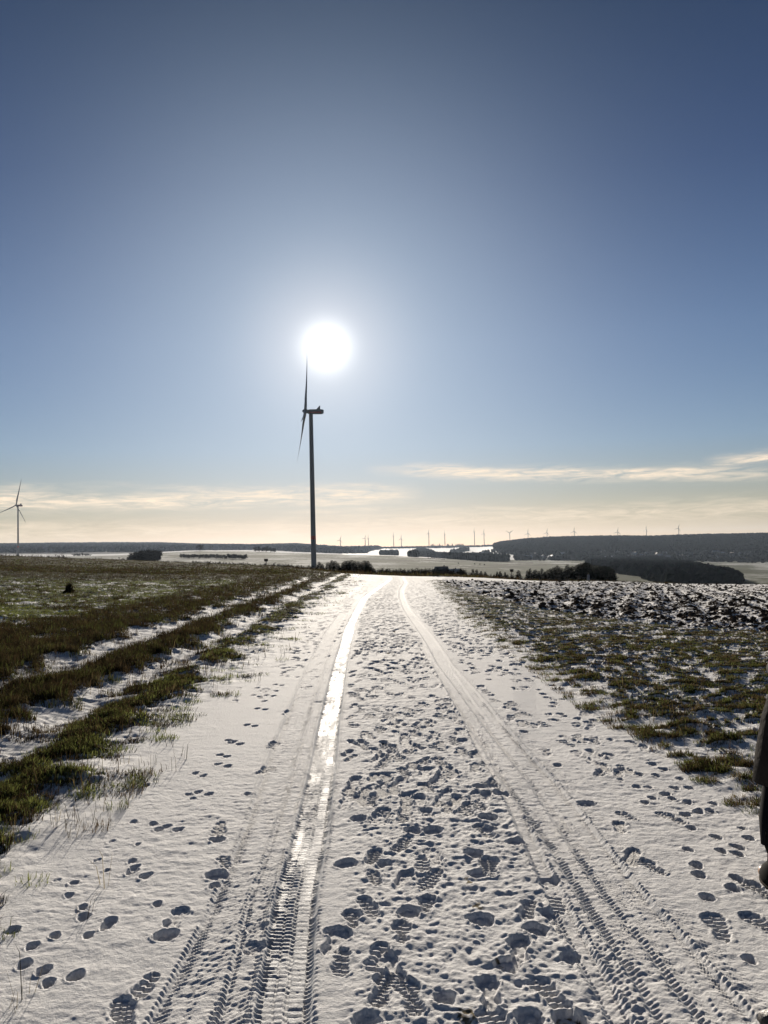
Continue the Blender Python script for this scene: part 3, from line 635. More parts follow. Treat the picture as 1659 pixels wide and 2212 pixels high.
def shrub(seed, up=.8):
    r_ = random.Random(seed); tv, tf, bv, bf = [], [], [], []
    for k in range(16):
        a = r_.random()*6.283; lean = r_.random()*.7; L = .5+.5*r_.random(); p = np.array([math.cos(a)*.08, math.sin(a)*.08, -.02])
        d = np.array([math.cos(a)*lean, math.sin(a)*lean, up]); d /= np.linalg.norm(d); q = p+d*L*.55
        tube(tv, tf, p, q, .014, .008, 4)
        for j in range(34):
            f = r_.random(); b0 = p+d*L*(.15+.85*f); e = np.array([r_.gauss(0, 1), r_.gauss(0, 1), r_.gauss(.5, .8)]); e /= np.linalg.norm(e)
            b1 = b0+e*.16*(.5+r_.random()); tube(bv, bf, b0, b1, .006, .002, 3)
            for m_ in range(5):
                c = b0+(b1-b0)*r_.random()+np.array([r_.gauss(0, .02) for _ in range(3)]); o = len(bv); s1 = np.array([r_.gauss(0, 1) for _ in range(3)])*.022; s2 = np.array([r_.gauss(0, 1) for _ in range(3)])*.022
                bv.extend([c, c+s1, c+s2]); bf.append((o, o+1, o+2))
    V = np.array(tv+bv); t = V[:, 2].max(); return np.array(tv)/t, np.array(tf), np.array(bv)/t, np.array(bf), .5
PM = {}
def plant(name, kind, x, y, z, h, wfac, label, cat, group, rotz=None, mat=None):
    key = kind
    if key not in PM:
        g = kind[0](*kind[1:]); mt, mb = mk_mesh('trunk', g[0], g[1], False), mk_mesh('crown', g[2], g[3], False)
        mt.materials.append(M_BARK); mb.materials.append(mat or M_TWIG); PM[key] = (mt, mb, g[4])
    mt, mb, wd = PM[key]
    e = bpy.data.objects.new(name, None); COL.objects.link(e); e.location = (x, y, z); e.rotation_euler = (0, 0, random.random()*6.28 if rotz is None else rotz)
    e.empty_display_size = .2; e.scale = (h*wfac, h*wfac, h); tag(e, label, cat, group)
    for nm, mm in (('trunk', mt), ('crown', mb)):
        c = bpy.data.objects.new(nm, mm); COL.objects.link(c); c.parent = e
    return e
ORD = 'first second third fourth fifth sixth seventh eighth ninth tenth eleventh twelfth thirteenth fourteenth fifteenth sixteenth seventeenth eighteenth nineteenth twentieth'.split()
# conifer row at the right, behind the snowy path
c6 = lambda x, y_: ((1800+x/2.37)/1.8228, (2150+y_/2.37)/1.8228)
for i, (x, y_) in enumerate([(40, 205), (70, 220), (150, 210), (185, 215), (225, 230), (265, 235), (375, 235), (405, 232), (450, 240), (575, 222)]):
    u, v = c6(x, y_); D = 150+12*random.random(); X_, Y_, Z_, h = height_for(u, v, D)
    plant('spruce_tree', (conifer, 1+i % 3), X_, Y_, Z_-.1, h+.1, 1.25+.3*random.random(), [ORD[i]+' small dark spruce from the left in the loose row behind the snowy path', 'lone small pointed spruce right of the box on a pole'][i == 9], 'spruce', 'small spruces behind the snowy path' if i < 9 else None, mat=M_NEEDLE)
for i, (x, y_) in enumerate([(660, 222), (685, 205), (720, 222), (738, 215), (765, 228), (795, 205), (825, 230), (850, 215), (875, 205), (900, 195), (920, 190), (940, 175), (962, 190), (985, 200), (1010, 205), (1035, 165), (1060, 192), (1082, 182)]):
    u, v = c6(x, y_); D = 166+14*random.random(); X_, Y_, Z_, h = height_for(u, v, D)
    plant('spruce_tree', (conifer, 1+i % 3), X_, Y_, Z_-.1, h+.1, 1.05+.3*random.random(), ORD[i]+' young spruce from the left in the row beside the tall dense spruce block', 'spruce', 'young spruces in the row', mat=M_NEEDLE)
for i in range(26):
    x = 1105+i*14.2+random.random()*8; y_ = np.interp(x, [1105, 1160, 1220, 1270, 1310, 1370, 1410, 1445, 1465], [175, 150, 143, 165, 168, 172, 180, 185, 205])+random.random()*10
    u, v = c6(x, y_); D = 168+22*random.random(); X_, Y_, Z_, h = height_for(u, v, D)
    plant('spruce_tree', (conifer, 1+i % 3), X_, Y_, Z_-.1, h+.1, .95+.25*random.random(), 'tall dark spruce in the dense block behind the walker', 'spruce', 'tall spruces in the dense block', mat=M_NEEDLE)
# dark bushes right of the tall turbine's foot
c8 = lambda x, y_: ((1200+x/2.37)/1.8228, (2200+y_/2.37)/1.8228)
for i, (x, y_) in enumerate([(135, 25), (165, 45), (220, 30), (255, 10), (285, 15), (310, 40), (360, 30), (380, 15), (410, 12), (440, 8), (470, 15), (500, 20), (530, 25), (560, 12), (590, 15), (615, 45), (645, 85)]):
    u, v = c8(x, y_); D = 118+15*random.random(); X_, Y_, Z_, h = height_for(u, v, D)
    plant('juniper_bush', (conifer, 5+i % 2, 1.3), X_, Y_, Z_-.1, h+.1, 1.5+.4*random.random(), ORD[i]+' dark spiky bush from the left, right of the tall turbine foot', 'bush', 'dark bushes right of the turbine foot', mat=M_NEEDLE)
def brush(n, u0, u1, vt0, vt1, D0, D1, label, group, fill=0):
    for i in range(n):
        u = u0+(u1-u0)*(i+random.random())/n; v = vt0+(vt1-vt0)*(u-u0)/(u1-u0)+random.gauss(0, 1.5); D = D0+(D1-D0)*random.random()
        X_, Y_, Z_, h = height_for(u, v, D)
        if h > .3: plant('shrub', (shrub, 1+i % 3), X_, Y_, Z_-.1, h+.1, .9+.5*random.random(), label, 'shrub', group, mat=M_BRUSH)
brush(60, 812, 1000, 1227, 1228, 90, 140, 'brown leafless shrub in the hedge straight behind the road end', 'brown shrubs behind the road end')
brush(26, 930, 1110, 1236, 1240, 115, 140, 'low brown shrub below the spruces behind the snowy path', 'low shrubs below the small spruces')
brush(44, 440, 685, 1212, 1219, 130, 200, 'dark shrub in the hedge left of the tall turbine foot', 'shrubs left of the turbine foot')
brush(20, 590, 790, 1228, 1236, 96, 125, 'thin brown shrub on the crest beside the tall turbine foot', 'thin shrubs on the crest')
brush(26, -40, 150, 1194, 1200, 180, 260, 'dark shrub around the foot of the left turbine', 'shrubs at the left turbine foot')
brush(18, 205, 345, 1204, 1206, 420, 560, 'far grey shrub in front of the rounded tree clump on the left', 'shrubs before the rounded clump')
brush(22, 330, 450, 1210, 1213, 420, 600, 'far dark shrub on the line below the wooded strip', 'shrubs below the wooded strip')
# middle distance trees
def clump(pts, D0, D1, kindf, label, group, wf=(1, 1.3), name='bare_tree'):
    for i, (u, v) in enumerate(pts):
        D = D0+(D1-D0)*random.random(); X_, Y_, Z_, h = height_for(u, v, D); Z_ = float(far_z(X_, Y_)); h = max(2, h)
        plant(name, kindf(i), X_, Y_, Z_-.2, h, wf[0]+(wf[1]-wf[0])*random.random(), (ORD[i]+' from left, '+label) if group and len(pts) < 10 else label, 'tree', group)
x6 = lambda x, y_: ((400+x/4.1475)/1.8228, (2120+y_/4.1475)/1.8228)
clump([x6(x, y_) for x, y_ in [(520, 215), (550, 195), (590, 200), (620, 195), (650, 185), (690, 172), (720, 168), (760, 168), (800, 168), (830, 180), (460, 270), (440, 290), (600, 230), (680, 220), (740, 220), (800, 230), (560, 260), (640, 280), (720, 290), (780, 290), (840, 240), (500, 300)]], 560, 640, lambda i: (bushy_tree, 11+i % 3), 'tree in the dense rounded clump below the left hills', 'trees of the rounded clump', (.85, 1.1))
clump([x6(885, 170), x6(915, 165), x6(935, 175)], 640, 660, lambda i: (bushy_tree, 11+i % 3), 'upright tree at the right edge of the rounded clump', 'upright trees beside the rounded clump', (.7, .8))
clump([(432, 1175.2)], 1390, 1390, lambda i: (bushy_tree, 21, .42), 'lone round crowned tree on the snowy ridge left of the tall turbine', None, (1.3, 1.3))
clump([(552, 1180), (560, 1178.5), (568, 1180), (576, 1179), (585, 1180), (593, 1182)], 1380, 1440, lambda i: (bushy_tree, 11+i % 3), 'tree in the small ridge clump left of the tall turbine', 'clump on the ridge', (1.0, 1.2))
clump([(160, 1195), (166, 1194), (172, 1194.5), (178, 1194), (184, 1195), (190, 1194.5), (195, 1197)], 1500, 1600, lambda i: (bushy_tree, 11+i % 3), 'tree in the small far clump near the left turbine', 'small far clump', (1.1, 1.4))
clump([(x, 1195+random.random()*2.5) for x in np.linspace(392, 531, 34)], 860, 900, lambda i: (bushy_tree, 11+i % 3), 'tree in the long wooded strip across the snowy slope', 'trees of the long strip', (.9, 1.2))
clump([(925+i*4.3, 1207+random.random()*3) for i in range(9)], 1250, 1350, lambda i: (bushy_tree, 11+i % 3), 'tree in the small thicket on the green slope', 'thicket on the green slope', (1.1, 1.5))
clump([(1025, 1219), (1037, 1217.5), (1046, 1217), (990, 1215.5)], 1000, 1100, lambda i: (bushy_tree, 12), 'tiny single tree in the green field above the small spruces', 'tiny field trees', (1, 1.2))
x7 = lambda x, y_: (905.2+x*.16534, 1163.05+y_*.16534)
for i, (x, y_) in enumerate([(155, 82), (170, 72), (185, 68), (205, 80), (222, 85), (245, 80), (268, 65), (285, 85), (305, 80), (372, 66), (388, 70), (405, 85), (435, 66), (480, 75), (497, 70), (512, 68), (528, 66), (545, 68), (560, 67), (575, 66)]):
    u, v = x7(x, y_); X_, Y_, Z_, h = height_for(u, v, 4560); Z_ = float(far_z(X_, Y_)); 
    plant('pine_tree', (conifer, 1+i % 3), X_, Y_, Z_-1, max(9, h+1), 1.1, ORD[i]+' tiny pine from the left on the skyline ridge', 'pine tree', 'pines on the skyline ridge', mat=M_NEEDLE)
u, v = c4([(958, 268)])[0]; X_, Y_, Z_, h = height_for(u, v, 1900)
plant('spruce_tree', (conifer, 2), X_, Y_, float(far_z(X_, Y_))-.5, h, 1.3, 'single tall dark conifer among the roofs of the right village', 'spruce', None, mat=M_NEEDLE)

# ------------------------------------------------------------------ wind turbines
def lathe(V, Fc, prof, n=32, axis='z', c=(0, 0, 0)):
    o = len(V)
    for z, r_ in prof:
        for i in range(n):
            a = i/n*6.283185; p = (r_*math.cos(a), r_*math.sin(a), z) if axis == 'z' else (z, r_*math.cos(a), r_*math.sin(a))
            V.append((p[0]+c[0], p[1]+c[1], p[2]+c[2]))
    for k in range(len(prof)-1):
        for i in range(n):
            a, b = o+k*n+i, o+k*n+(i+1) % n; Fc.append((a, b, b+n, a+n) if axis == 'z' else (a, a+n, b+n, b))
def pm(name, V, Fc, smooth=True):
    me = bpy.data.meshes.new(name); me.from_pydata([tuple(map(float, v)) for v in V], [], [tuple(map(int, f)) for f in Fc]); me.update()
    for p in me.polygons: p.use_smooth = smooth
    return me
def blade_mesh(L):
    V, Fc = [], []; n = 12; st = 22
    for k in range(st+1):
        s_ = k/st; z = 1.2+s_*(L-1.2)
        ch = np.interp(s_, [0, .04, .18, .5, .85, .97, 1], [2.2, 2.2, 3.7, 2.3, 1.1, .6, .12]); th = np.interp(s_, [0, .05, .2, .5, 1], [2.2, 2.1, 1.0, .45, .05])
        tw = np.interp(s_, [0, .2, 1], [.35, .28, -.02])+R(8); pb = -.028*L*s_**2.2           # bent forward, away from the tower
        for i in range(n):
            a = i/n*6.283185; cx = math.cos(a)*ch*.5+ch*.18*sstep(.05, .2, s_); cy = math.sin(a)*th*.5*(.6+.4*(1-math.cos(a))*.7 if s_ > .1 else 1)
            V.append((pb+cy*math.cos(tw)-cx*math.sin(tw), cx*math.cos(tw)+cy*math.sin(tw), z))
    for k in range(st):
        for i in range(n):
            a, b = k*n+i, k*n+(i+1) % n; Fc.append((a, b, b+n, a+n))
    Fc.append(tuple(st*n+i for i in range(n)))
    return pm('blade', V, Fc)
def turbine(name, label, group, loc, hub, L, yaw, phase, detail=True):
    """rotor axis is the local -X direction (wind from local -X), yaw turns about z"""
    k = L/54.
    V, Fc = [], []; rb, rt = (2.05*hub/119, 1.5*hub/119) if detail else (2.3, 1.5)
    lathe(V, Fc, [(-2, rb), (hub*.3, rb-(rb-rt)*.3), (hub*.32, rb-(rb-rt)*.32), (hub*.65, rb-(rb-rt)*.65), (hub-1.7*k, rt)], 28 if detail else 8)
    e = bpy.data.objects.new(name, None); COL.objects.link(e); e.location = loc; tag(e, label, 'wind turbine', group)
    tw = obj('tower', pm('tower', V, Fc), M_TOWER, e)
    if detail:
        V, Fc = [], []; z0 = hub*.19-1.4; rr = rb-(rb-rt)*.19+.012
        lathe(V, Fc, [(z0, rr), (z0+2.9, rr-.01)], 28); obj('colour_band', pm('colour_band', V, Fc), M_RED, tw)
        V, Fc = [], []; lathe(V, Fc, [(-.6, rb+.5), (.15, rb+.5), (.15, rb+.01)], 28); obj('base_ring', pm('base_ring', V, Fc), M_TOWER, tw)
    top = bpy.data.objects.new('nacelle', None)
    # nacelle body: rounded box
    V, Fc = [], []; w_, h_ = 1.9*k, 1.85*k
    for x, sy, sz, dz in ((-2.6, .62, .62, 0), (-2.2, .85, .85, 0), (-.5, 1, 1, 0), (8.0, 1, 1, 0), (9.3, .9, .86, .05), (9.9, .6, .62, .12)):
        for i in range(16):
            a = (i+.5)/16*6.283185; c, s_ = math.cos(a), math.sin(a); q = (abs(c)**4+abs(s_)**4)**-.25
            V.append((x*k, c*q*w_*sy, s_*q*h_*sz+dz))
    for j in range(5):
        for i in range(16): a, b = j*16+i, j*16+(i+1) % 16; Fc.append((a, a+16, b+16, b))
    Fc.append(tuple(range(16))); Fc.append(tuple(80+15-i for i in range(16)))
    na = obj('nacelle', pm('nacelle', V, Fc), M_TOWER, e); na.location = (0, 0, hub); na.rotation_euler = (0, 0, yaw)
    if detail:
        V, Fc = [], []
        for sy in (-1, 1):
            V += [(-1.5*k, sy*w_*1.004, -1.2*k), (8*k, sy*w_*1.004, -1.2*k), (8*k, sy*w_*1.004, -.1*k), (-1.5*k, sy*w_*1.004, -.1*k)]
        # band as a thin box each side
        V2, F2 = [], []
        for sy in (-1, 1):
            o = len(V2)
            for dy in (.96, 1.012):
                V2 += [(-1.5*k, sy*w_*dy, -1.25*k), (8*k, sy*w_*dy, -1.25*k), (8*k, sy*w_*dy, -.15*k), (-1.5*k, sy*w_*dy, -.15*k)]
            F2 += [(o, o+1, o+2, o+3), (o+4, o+7, o+6, o+5), (o, o+4, o+5, o+1), (o+3, o+2, o+6, o+7), (o, o+3, o+7, o+4), (o+1, o+5, o+6, o+2)]
        obj('stripe', pm('stripe', V2, F2, False), M_RED, na)
        V, Fc = [], []
        for sy in (-1.2, 1.2): V += [(4.3*k, sy*k, h_*.98), (7.2*k, sy*k, h_*.98), (7.2*k, sy*k, h_+2.6*k), (6.6*k, sy*k, h_+2.6*k)]
        Fc = [(0, 1, 2, 3), (7, 6, 5, 4), (0, 3, 7, 4), (3, 2, 6, 7), (2, 1, 5, 6), (1, 0, 4, 5)]
        obj('cooler_fin', pm('cooler_fin', V, Fc, False), M_TOWER, na)
        V, Fc = [], []; lathe(V, Fc, [(h_, .05*k), (h_+3.1*k, .04*k)], 6, c=(6.9*k, .6*k, 0)); obj('mast', pm('mast', V, Fc), M_TOWER, na)
    # hub pivot: spinner holds the blades as one part each under the turbine
    tilt = R(6)
    Rm = Matrix.Rotation(yaw, 4, 'Z') @ Matrix.Rotation(tilt, 4, 'Y')
    hp = Matrix.Translation((0, 0, hub)) @ Rm @ Matrix.Translation((-4.3*k, 0, 0))
    V, Fc = [], []; lathe(V, Fc, [(1.8*k, 1.5*k), (0, 1.75*k), (-1.1*k, 1.55*k), (-1.9*k, 1.0*k), (-2.35*k, .4*k), (-2.45*k, .02*k)], 20, 'x')
    hb = obj('hub', pm('hub', V, Fc), M_TOWER, e); hb.matrix_local = hp
    global BM
    key = round(L, 1)
    if key not in BM:
        BM[key] = blade_mesh(L); BM[key].materials.append(M_BLADEP)
    for b_ in range(3):
        bo = bpy.data.objects.new('blade', BM[key]); COL.objects.link(bo); bo.parent = e
        bo.matrix_local = hp @ Matrix.Rotation(phase+b_*2.0943951, 4, 'X') @ Matrix.Rotation(R(-1.5), 4, 'Y')
    return e
BM = {}
def hub_place(u, vhub, D, sink=0):
    x, y_, z, vb = hpt(u, D); 
    for _ in range(3): 
        a, e = azel([u], [vhub]); x, y_ = D*math.sin(a[0]), D*math.cos(a[0])
    z = float(far_z(x, y_)); return x, y_, z, CAMZ+D*e[0]-z
x, y_, z, h = hub_place(671.5, 889.5, 640); print('main turbine hub', h, z)
turbine('wind_turbine', 'tall wind turbine in front of the sun with a red band low on its tower', 'wind turbines', (x, y_, z), h, 54, math.atan2(-x, y_)+R(2), R(-12), True)
x, y_, z, h = hub_place(38.8, 1092, 1800); print('left turbine hub', h, z)
turbine('wind_turbine', 'wind turbine standing at the far left of the field, three blades visible', 'wind turbines', (x, y_, z), h, 54, R(60), R(14), True)
FT = [(1340, 2126, 18), (1437.6, 2120, 18), (1450.6, 2121, 18), (1549.5, 2111, 18), (1580, 2121, 16), (1688, 2100, 18), (1751, 2105.5, 18), (1867.7, 2094, 16), (1905.5, 2100, 16), (2007, 2098, 15), (2079, 2100, 16), (2154, 2097, 16), (2261, 2092, 16), (2432, 2094, 13), (2545, 2085, 13), (2672, 2080, 15)]
where = ['leftmost of the far turbines, alone just right of the tall tower', 'left one of the close pair of tiny far turbines', 'right one of the close pair of tiny far turbines',
 'far turbine above the bright snow slope, taller of the second pair', 'short far turbine, right one of the second pair', 'far turbine just left of the skyline pines', 'far turbine standing among the skyline pines',
 'far turbine with narrow rotor right of the skyline pines', 'far turbine just before the wooded hill begins', 'far turbine with Y shaped rotor at the wooded hill corner', 'far turbine over the left part of the wooded hill, second from its corner',
 'far turbine over the wooded hill, third from its corner', 'far turbine over the wooded hill above the dense spruces', 'short far turbine alone over the middle of the long wooded hill', 'far turbine with narrow rotor, second from the right', 'rightmost far turbine over the long wooded hill']
for i, (su, sv, bl) in enumerate(FT):
    D = 4650 if i < 7 else 4900
    x, y_, z, h = hub_place(su/1.8228, sv/1.8228, D)
    turbine('wind_turbine', where[i], 'wind turbines', (x, y_, z), h, 27., R([55, 35, 20, 15, 40, 25, 12, 10, 30, 60, 50, 45, 50, 60, 15, 30][i]), [0.3, .5, .1, .2, .1, .25, .0, .1, .15, 1.0, .1, .2, .1, .2, .1, .3][i], False)

# ------------------------------------------------------------------ poles, posts, house, villages
def box(V, Fc, x0, x1, y0, y1, z0, z1):
    o = len(V); V += [(x0, y0, z0), (x1, y0, z0), (x1, y1, z0), (x0, y1, z0), (x0, y0, z1), (x1, y0, z1), (x1, y1, z1), (x0, y1, z1)]
    Fc += [(o, o+3, o+2, o+1), (o+4, o+5, o+6, o+7), (o, o+1, o+5, o+4), (o+1, o+2, o+6, o+5), (o+2, o+3, o+7, o+6), (o+3, o, o+4, o+7)]
M_WD = plain('weathered_wood', (.06, .045, .035), .85, .3, 12)
def boxpole(u, vtop, D, label):
    x, y_, z, h = height_for(u, vtop, D); e = bpy.data.objects.new('nest_box_pole', None); COL.objects.link(e); e.location = (x, y_, z); tag(e, label, 'pole', 'poles with a box on top')
    V, Fc = [], []; lathe(V, Fc, [(-.3, .07), (h-.45, .06)], 10); obj('pole', pm('pole', V, Fc), M_WD, e)
    V, Fc = [], []; box(V, Fc, -.28, .28, -.2, .2, h-.45, h-.08); b_ = obj('nest_box', pm('nest_box', V, Fc, False), M_WD, e)
    V, Fc = [], []; o = 0; V = [(-.34, -.26, h-.079), (.34, -.26, h-.079), (.34, .26, h-.079), (-.34, .26, h-.079), (-.34, 0, h), (.34, 0, h)]
    Fc = [(0, 3, 2, 1), (0, 1, 5, 4), (2, 3, 4, 5), (1, 2, 5), (3, 0, 4)]; obj('roof', pm('roof', V, Fc, False), M_WD, b_)
    V, Fc = [], []; lathe(V, Fc, [(-.215, .045), (-.2005, .045)], 12); V = [(a, c, b+h-.26) for a, b, c in V]; obj('entrance_hole', pm('entrance_hole', V, Fc), M_BARK, b_)
boxpole(1106, 1229.5, 145, 'thin pole with a dark box on top between the small spruces on the right')
boxpole(575, 1207, 140, 'thin pole with a dark box on top left of the tall turbine')
def stake(u, vt, vb_, D, label):
    x, y_, z, h = height_for(u, vt, D); V, Fc = [], []; lathe(V, Fc, [(-.2, .03), (h*.85, .026), (h, .012), (h+.001, .001)], 8)
    e = obj('marker_post', pm('marker_post', V, Fc), M_WD, loc=(x, y_, z), label=label, cat='post')
stake(945.7, 1236.5, 1247, 53.5, 'thin marker post at the far edge of the road junction')
M_WALL = plain('house_wall', (.22, .21, .20), .8, .15, 1); M_ROOF = plain('slate_roof', (.045, .045, .05), .6, .3, 2); M_SROOF = plain('snowy_roof', (.36, .36, .38), .95, .15, .6); M_GLASS = plain('window_glass', (.02, .022, .03), .12, .1, 1)
def house(x, y_, z, w_, d_, h_, rh, rot, label, group, detail=False, snowy=.5):
    e = bpy.data.objects.new('house', None); COL.objects.link(e); e.location = (x, y_, z); e.rotation_euler = (0, 0, rot); tag(e, label, 'house', group)
    V, Fc = [], []; box(V, Fc, -w_/2, w_/2, -d_/2, d_/2, -1.5, h_)
    o = len(V); V += [(-w_/2, -d_/2, h_), (-w_/2, d_/2, h_), (-w_/2, 0, h_+rh), (w_/2, -d_/2, h_), (w_/2, d_/2, h_), (w_/2, 0, h_+rh)]; Fc += [(o, o+2, o+1), (o+3, o+4, o+5)]
    wl = obj('wall', pm('wall', V, Fc, False), M_WALL, e)
    V, Fc = [], []; ov = .45; a, b = w_/2+ov, d_/2+ov; t = .22; zz = h_-rh*ov/(d_/2)
    for sy in (-1, 1):
        o = len(V); V += [(-a, sy*b, zz), (a, sy*b, zz), (a, 0, h_+rh), (-a, 0, h_+rh), (-a, sy*b, zz+t), (a, sy*b, zz+t), (a, 0, h_+rh+t), (-a, 0, h_+rh+t)]
        Fc += [(o, o+1, o+2, o+3), (o+4, o+7, o+6, o+5), (o, o+4, o+5, o+1), (o, o+3, o+7, o+4), (o+1, o+5, o+6, o+2)]
    rf = obj('roof', pm('roof', V, Fc, False), M_SROOF if random.random() < snowy else M_ROOF, e)
    V, Fc = [], []; box(V, Fc, w_*.18, w_*.18+.7, -.35, .35, h_+rh*.6, h_+rh+1.0); obj('chimney', pm('chimney', V, Fc, False), M_WALL, rf)
    if detail:
        for ix in (-.33, 0, .33):
            for iz in (.9, 3.4):
                if iz+1.3 > h_: continue
                V, Fc = [], []; box(V, Fc, ix*w_-.5, ix*w_+.5, -d_/2-.03, -d_/2+.05, iz, iz+1.2); obj('window', pm('window', V, Fc, False), M_GLASS, e)
        V, Fc = [], []; box(V, Fc, w_*.12, w_*.12+1, -d_/2-.03, -d_/2+.05, -.2, 2.0); obj('door', pm('door', V, Fc, False), M_WD, e)
    return e
x, y_, z, h = height_for(954, 1225, 520); house(x, y_, z, 7.5, 8, max(3.5, h-2), 2.2, .05, 'dark house with steep roof among shrubs just beyond the road end', None, True, 0)
x, y_, z, h = height_for(947, 1228.5, 540); house(x, y_, z, 6, 5, max(2.2, h-1.5), 1.5, .6, 'low annex with a snow white roof left of the dark house', None, False, 1)
x, y_, z, h = height_for(978, 1229, 560); house(x, y_, z, 9, 6, max(2.0, h-1.8), 1.6, .1, 'low barn with snowy roof right of the dark house beyond the road end', None, False, 1)
for i in range(22):
    u = 955+random.random()*105; v = 1196+random.random()*7+max(0, (u-1000)*.05); X_, Y_, Z_, vb = hpt(u, 2150+random.random()*500); Z_ = float(far_z(X_, Y_))
    house(X_, Y_, Z_, 12+6*random.random(), 9, 5.5, 4, random.random()*3, 'far small house in the village at the foot of the bright snow slope', 'houses of the left village', False, .55)
for i in range(10):
    X_, Y_, Z_, vb = hpt(1128+i*9+random.random()*6, 1980+random.random()*200); Z_ = float(far_z(X_, Y_))
    house(X_, Y_, Z_, 13+5*random.random(), 9, 6, 4, random.random()*3, 'far small house below the left corner of the wooded hill', 'houses below the wooded hill corner', False, .6)
for i in range(46):
    X_, Y_, Z_, vb = hpt(1290+random.random()*330, 1900+random.random()*330); Z_ = float(far_z(X_, Y_))
    house(X_, Y_, Z_, 12+6*random.random(), 9, 5.5, 4, random.random()*3, 'far small house in the village along the foot of the long wooded hill', 'houses of the right village', False, .35)
vt = (fu > 930) & (fu < 1100) & (DF > 1950) & (DF < 2750) & ~cw; p, h = wood_pts(vt, 240, 6, 11); forest('village_trees', 'dark garden trees scattered through the left village', p, h, .8, 0, (.028, .028, .024))
vt = (fu > 1110) & (fu < 1900) & (DF > 1780) & (DF < 2250); p, h = wood_pts(vt, 1500, 6, 11); forest('garden_trees', 'dark garden trees between the roofs of the right village', p, h, .8, 0, (.028, .028, .024))

# ------------------------------------------------------------------ grass and weeds (stuff)
def blades(name, label, P, nper, hgt, spread, width, cols, lean=.5, mat=None):
    """P (n,2) tuft centres; nper, hgt, spread, width: arrays per tuft"""
    n = np.asarray(nper, int); k = np.repeat(np.arange(len(P)), n); m_ = len(k)
    a = rng.random(m_)*6.283; rr = np.sqrt(rng.random(m_))*spread[k]
    x = P[k, 0]+rr*np.cos(a); y_ = P[k, 1]+rr*np.sin(a); z = near_z(x, y_)-.006
    hh = hgt[k]*(.35+.85*rng.random(m_)); b = a+rng.normal(0, .9, m_); ln = hh*lean*(.2+rng.random(m_)); w_ = width[k]*(.7+.6*rng.random(m_))
    fa = rng.random(m_)*3.1416; wx, wy = np.cos(fa)*w_*.5, np.sin(fa)*w_*.5; dx, dy = np.cos(b)*ln, np.sin(b)*ln
    V = np.stack([np.stack([x-wx, y_-wy, z], -1), np.stack([x+wx, y_+wy, z], -1), np.stack([x+dx*.30+wx*.55, y_+dy*.30+wy*.55, z+hh*.66], -1), np.stack([x+dx*.30-wx*.55, y_+dy*.30-wy*.55, z+hh*.66], -1),
                  np.stack([x+dx*1.15, y_+dy*1.15, z+hh*(1.05-.45*rng.random(m_))], -1)], 1)
    o = np.arange(m_)[:, None]*5; Fc = np.concatenate([o+[0, 1, 2], o+[0, 2, 3], o+[3, 2, 4]], 0)
    ci = cols[k] if cols.ndim == 2 and len(cols) == len(P) else cols; c = ci*(.6+.8*rng.random((m_, 1)))
    me = mk_mesh(name, V.reshape(-1, 3), Fc, False); attr(me, 'tint', np.repeat(c, 5, 0), 'FLOAT_COLOR')
    return obj(name, me, mat or M_BLADE, kind='stuff', label=label)
def scatter(n, x0f, x1f, y0, y1, pow_=1.0):
    y_ = y0*(y1/y0)**(rng.random(n)**pow_); a, b = x0f(y_), x1f(y_); return np.stack([a+(b-a)*rng.random(n), y_], -1)
inx = lambda y_: np.minimum(.62*y_+1.2, 90)
GR = np.array([.115, .128, .038]); BR = np.array([.090, .062, .032]); DK = np.array([.022, .018, .012]); ST = np.array([.16, .125, .06])
def colmix(n, ws):
    c = np.zeros((n, 3)); k = rng.choice(len(ws), n, p=[w_ for w_, _ in ws]); A = np.array([q for _, q in ws]); return A[k]*(.75+.5*rng.random((n, 1)))
# right verge
P = scatter(80000, lambda y_: np.interp(y_, yA, redR)-.15, inx, 3.2, 52, .62)
g = near_at(vg, P[:, 0], P[:, 1])*near_at((~plough & ~cross).astype(float), P[:, 0], P[:, 1]); keep = rng.random(len(P)) < .92*g**1.3+.004
keep &= near_at(plough.astype(float), P[:, 0], P[:, 1]) < .5
P = P[keep]; D = P[:, 1]; sc_ = 1+D/11
blades('grass', 'short green and brown grass tufts on the snowy verge right of the track', P, np.interp(D, [3, 8, 20, 50], [40, 20, 9, 4]), np.interp(D, [3, 12, 50], [.05, .038, .040])*(.7+.7*rng.random(len(P))), .045*sc_**.6, .0032*sc_, colmix(len(P), [(.36, GR), (.38, BR), (.12, ST), (.14, DK)]), .75)
# sparse tall straws both sides
_P = scatter(9000, lambda y_: -inx(y_)*.7, lambda y_: np.interp(y_, yA, redL)+.35, 3.0, 16); _d = np.interp(_P[:, 1], yA, redL)-_P[:, 0]
_P = _P[rng.random(len(_P)) < np.clip(.10+_d*.35, .03, .40)*(near_at(bump, _P[:, 0], _P[:, 1]) > .02)]
P = np.concatenate([scatter(500, lambda y_: np.interp(y_, yA, redR), lambda y_: inx(y_), 4, 16), _P]); D = P[:, 1]
blades('dry_stalks', 'single tall dry stalks sticking out of the snow beside the track', P, np.full(len(P), 3), .08+.15*rng.random(len(P)), np.full(len(P), .04), .0024*(1+D/9), colmix(len(P), [(.5, BR*.7), (.3, DK), (.2, ST)]), .6)
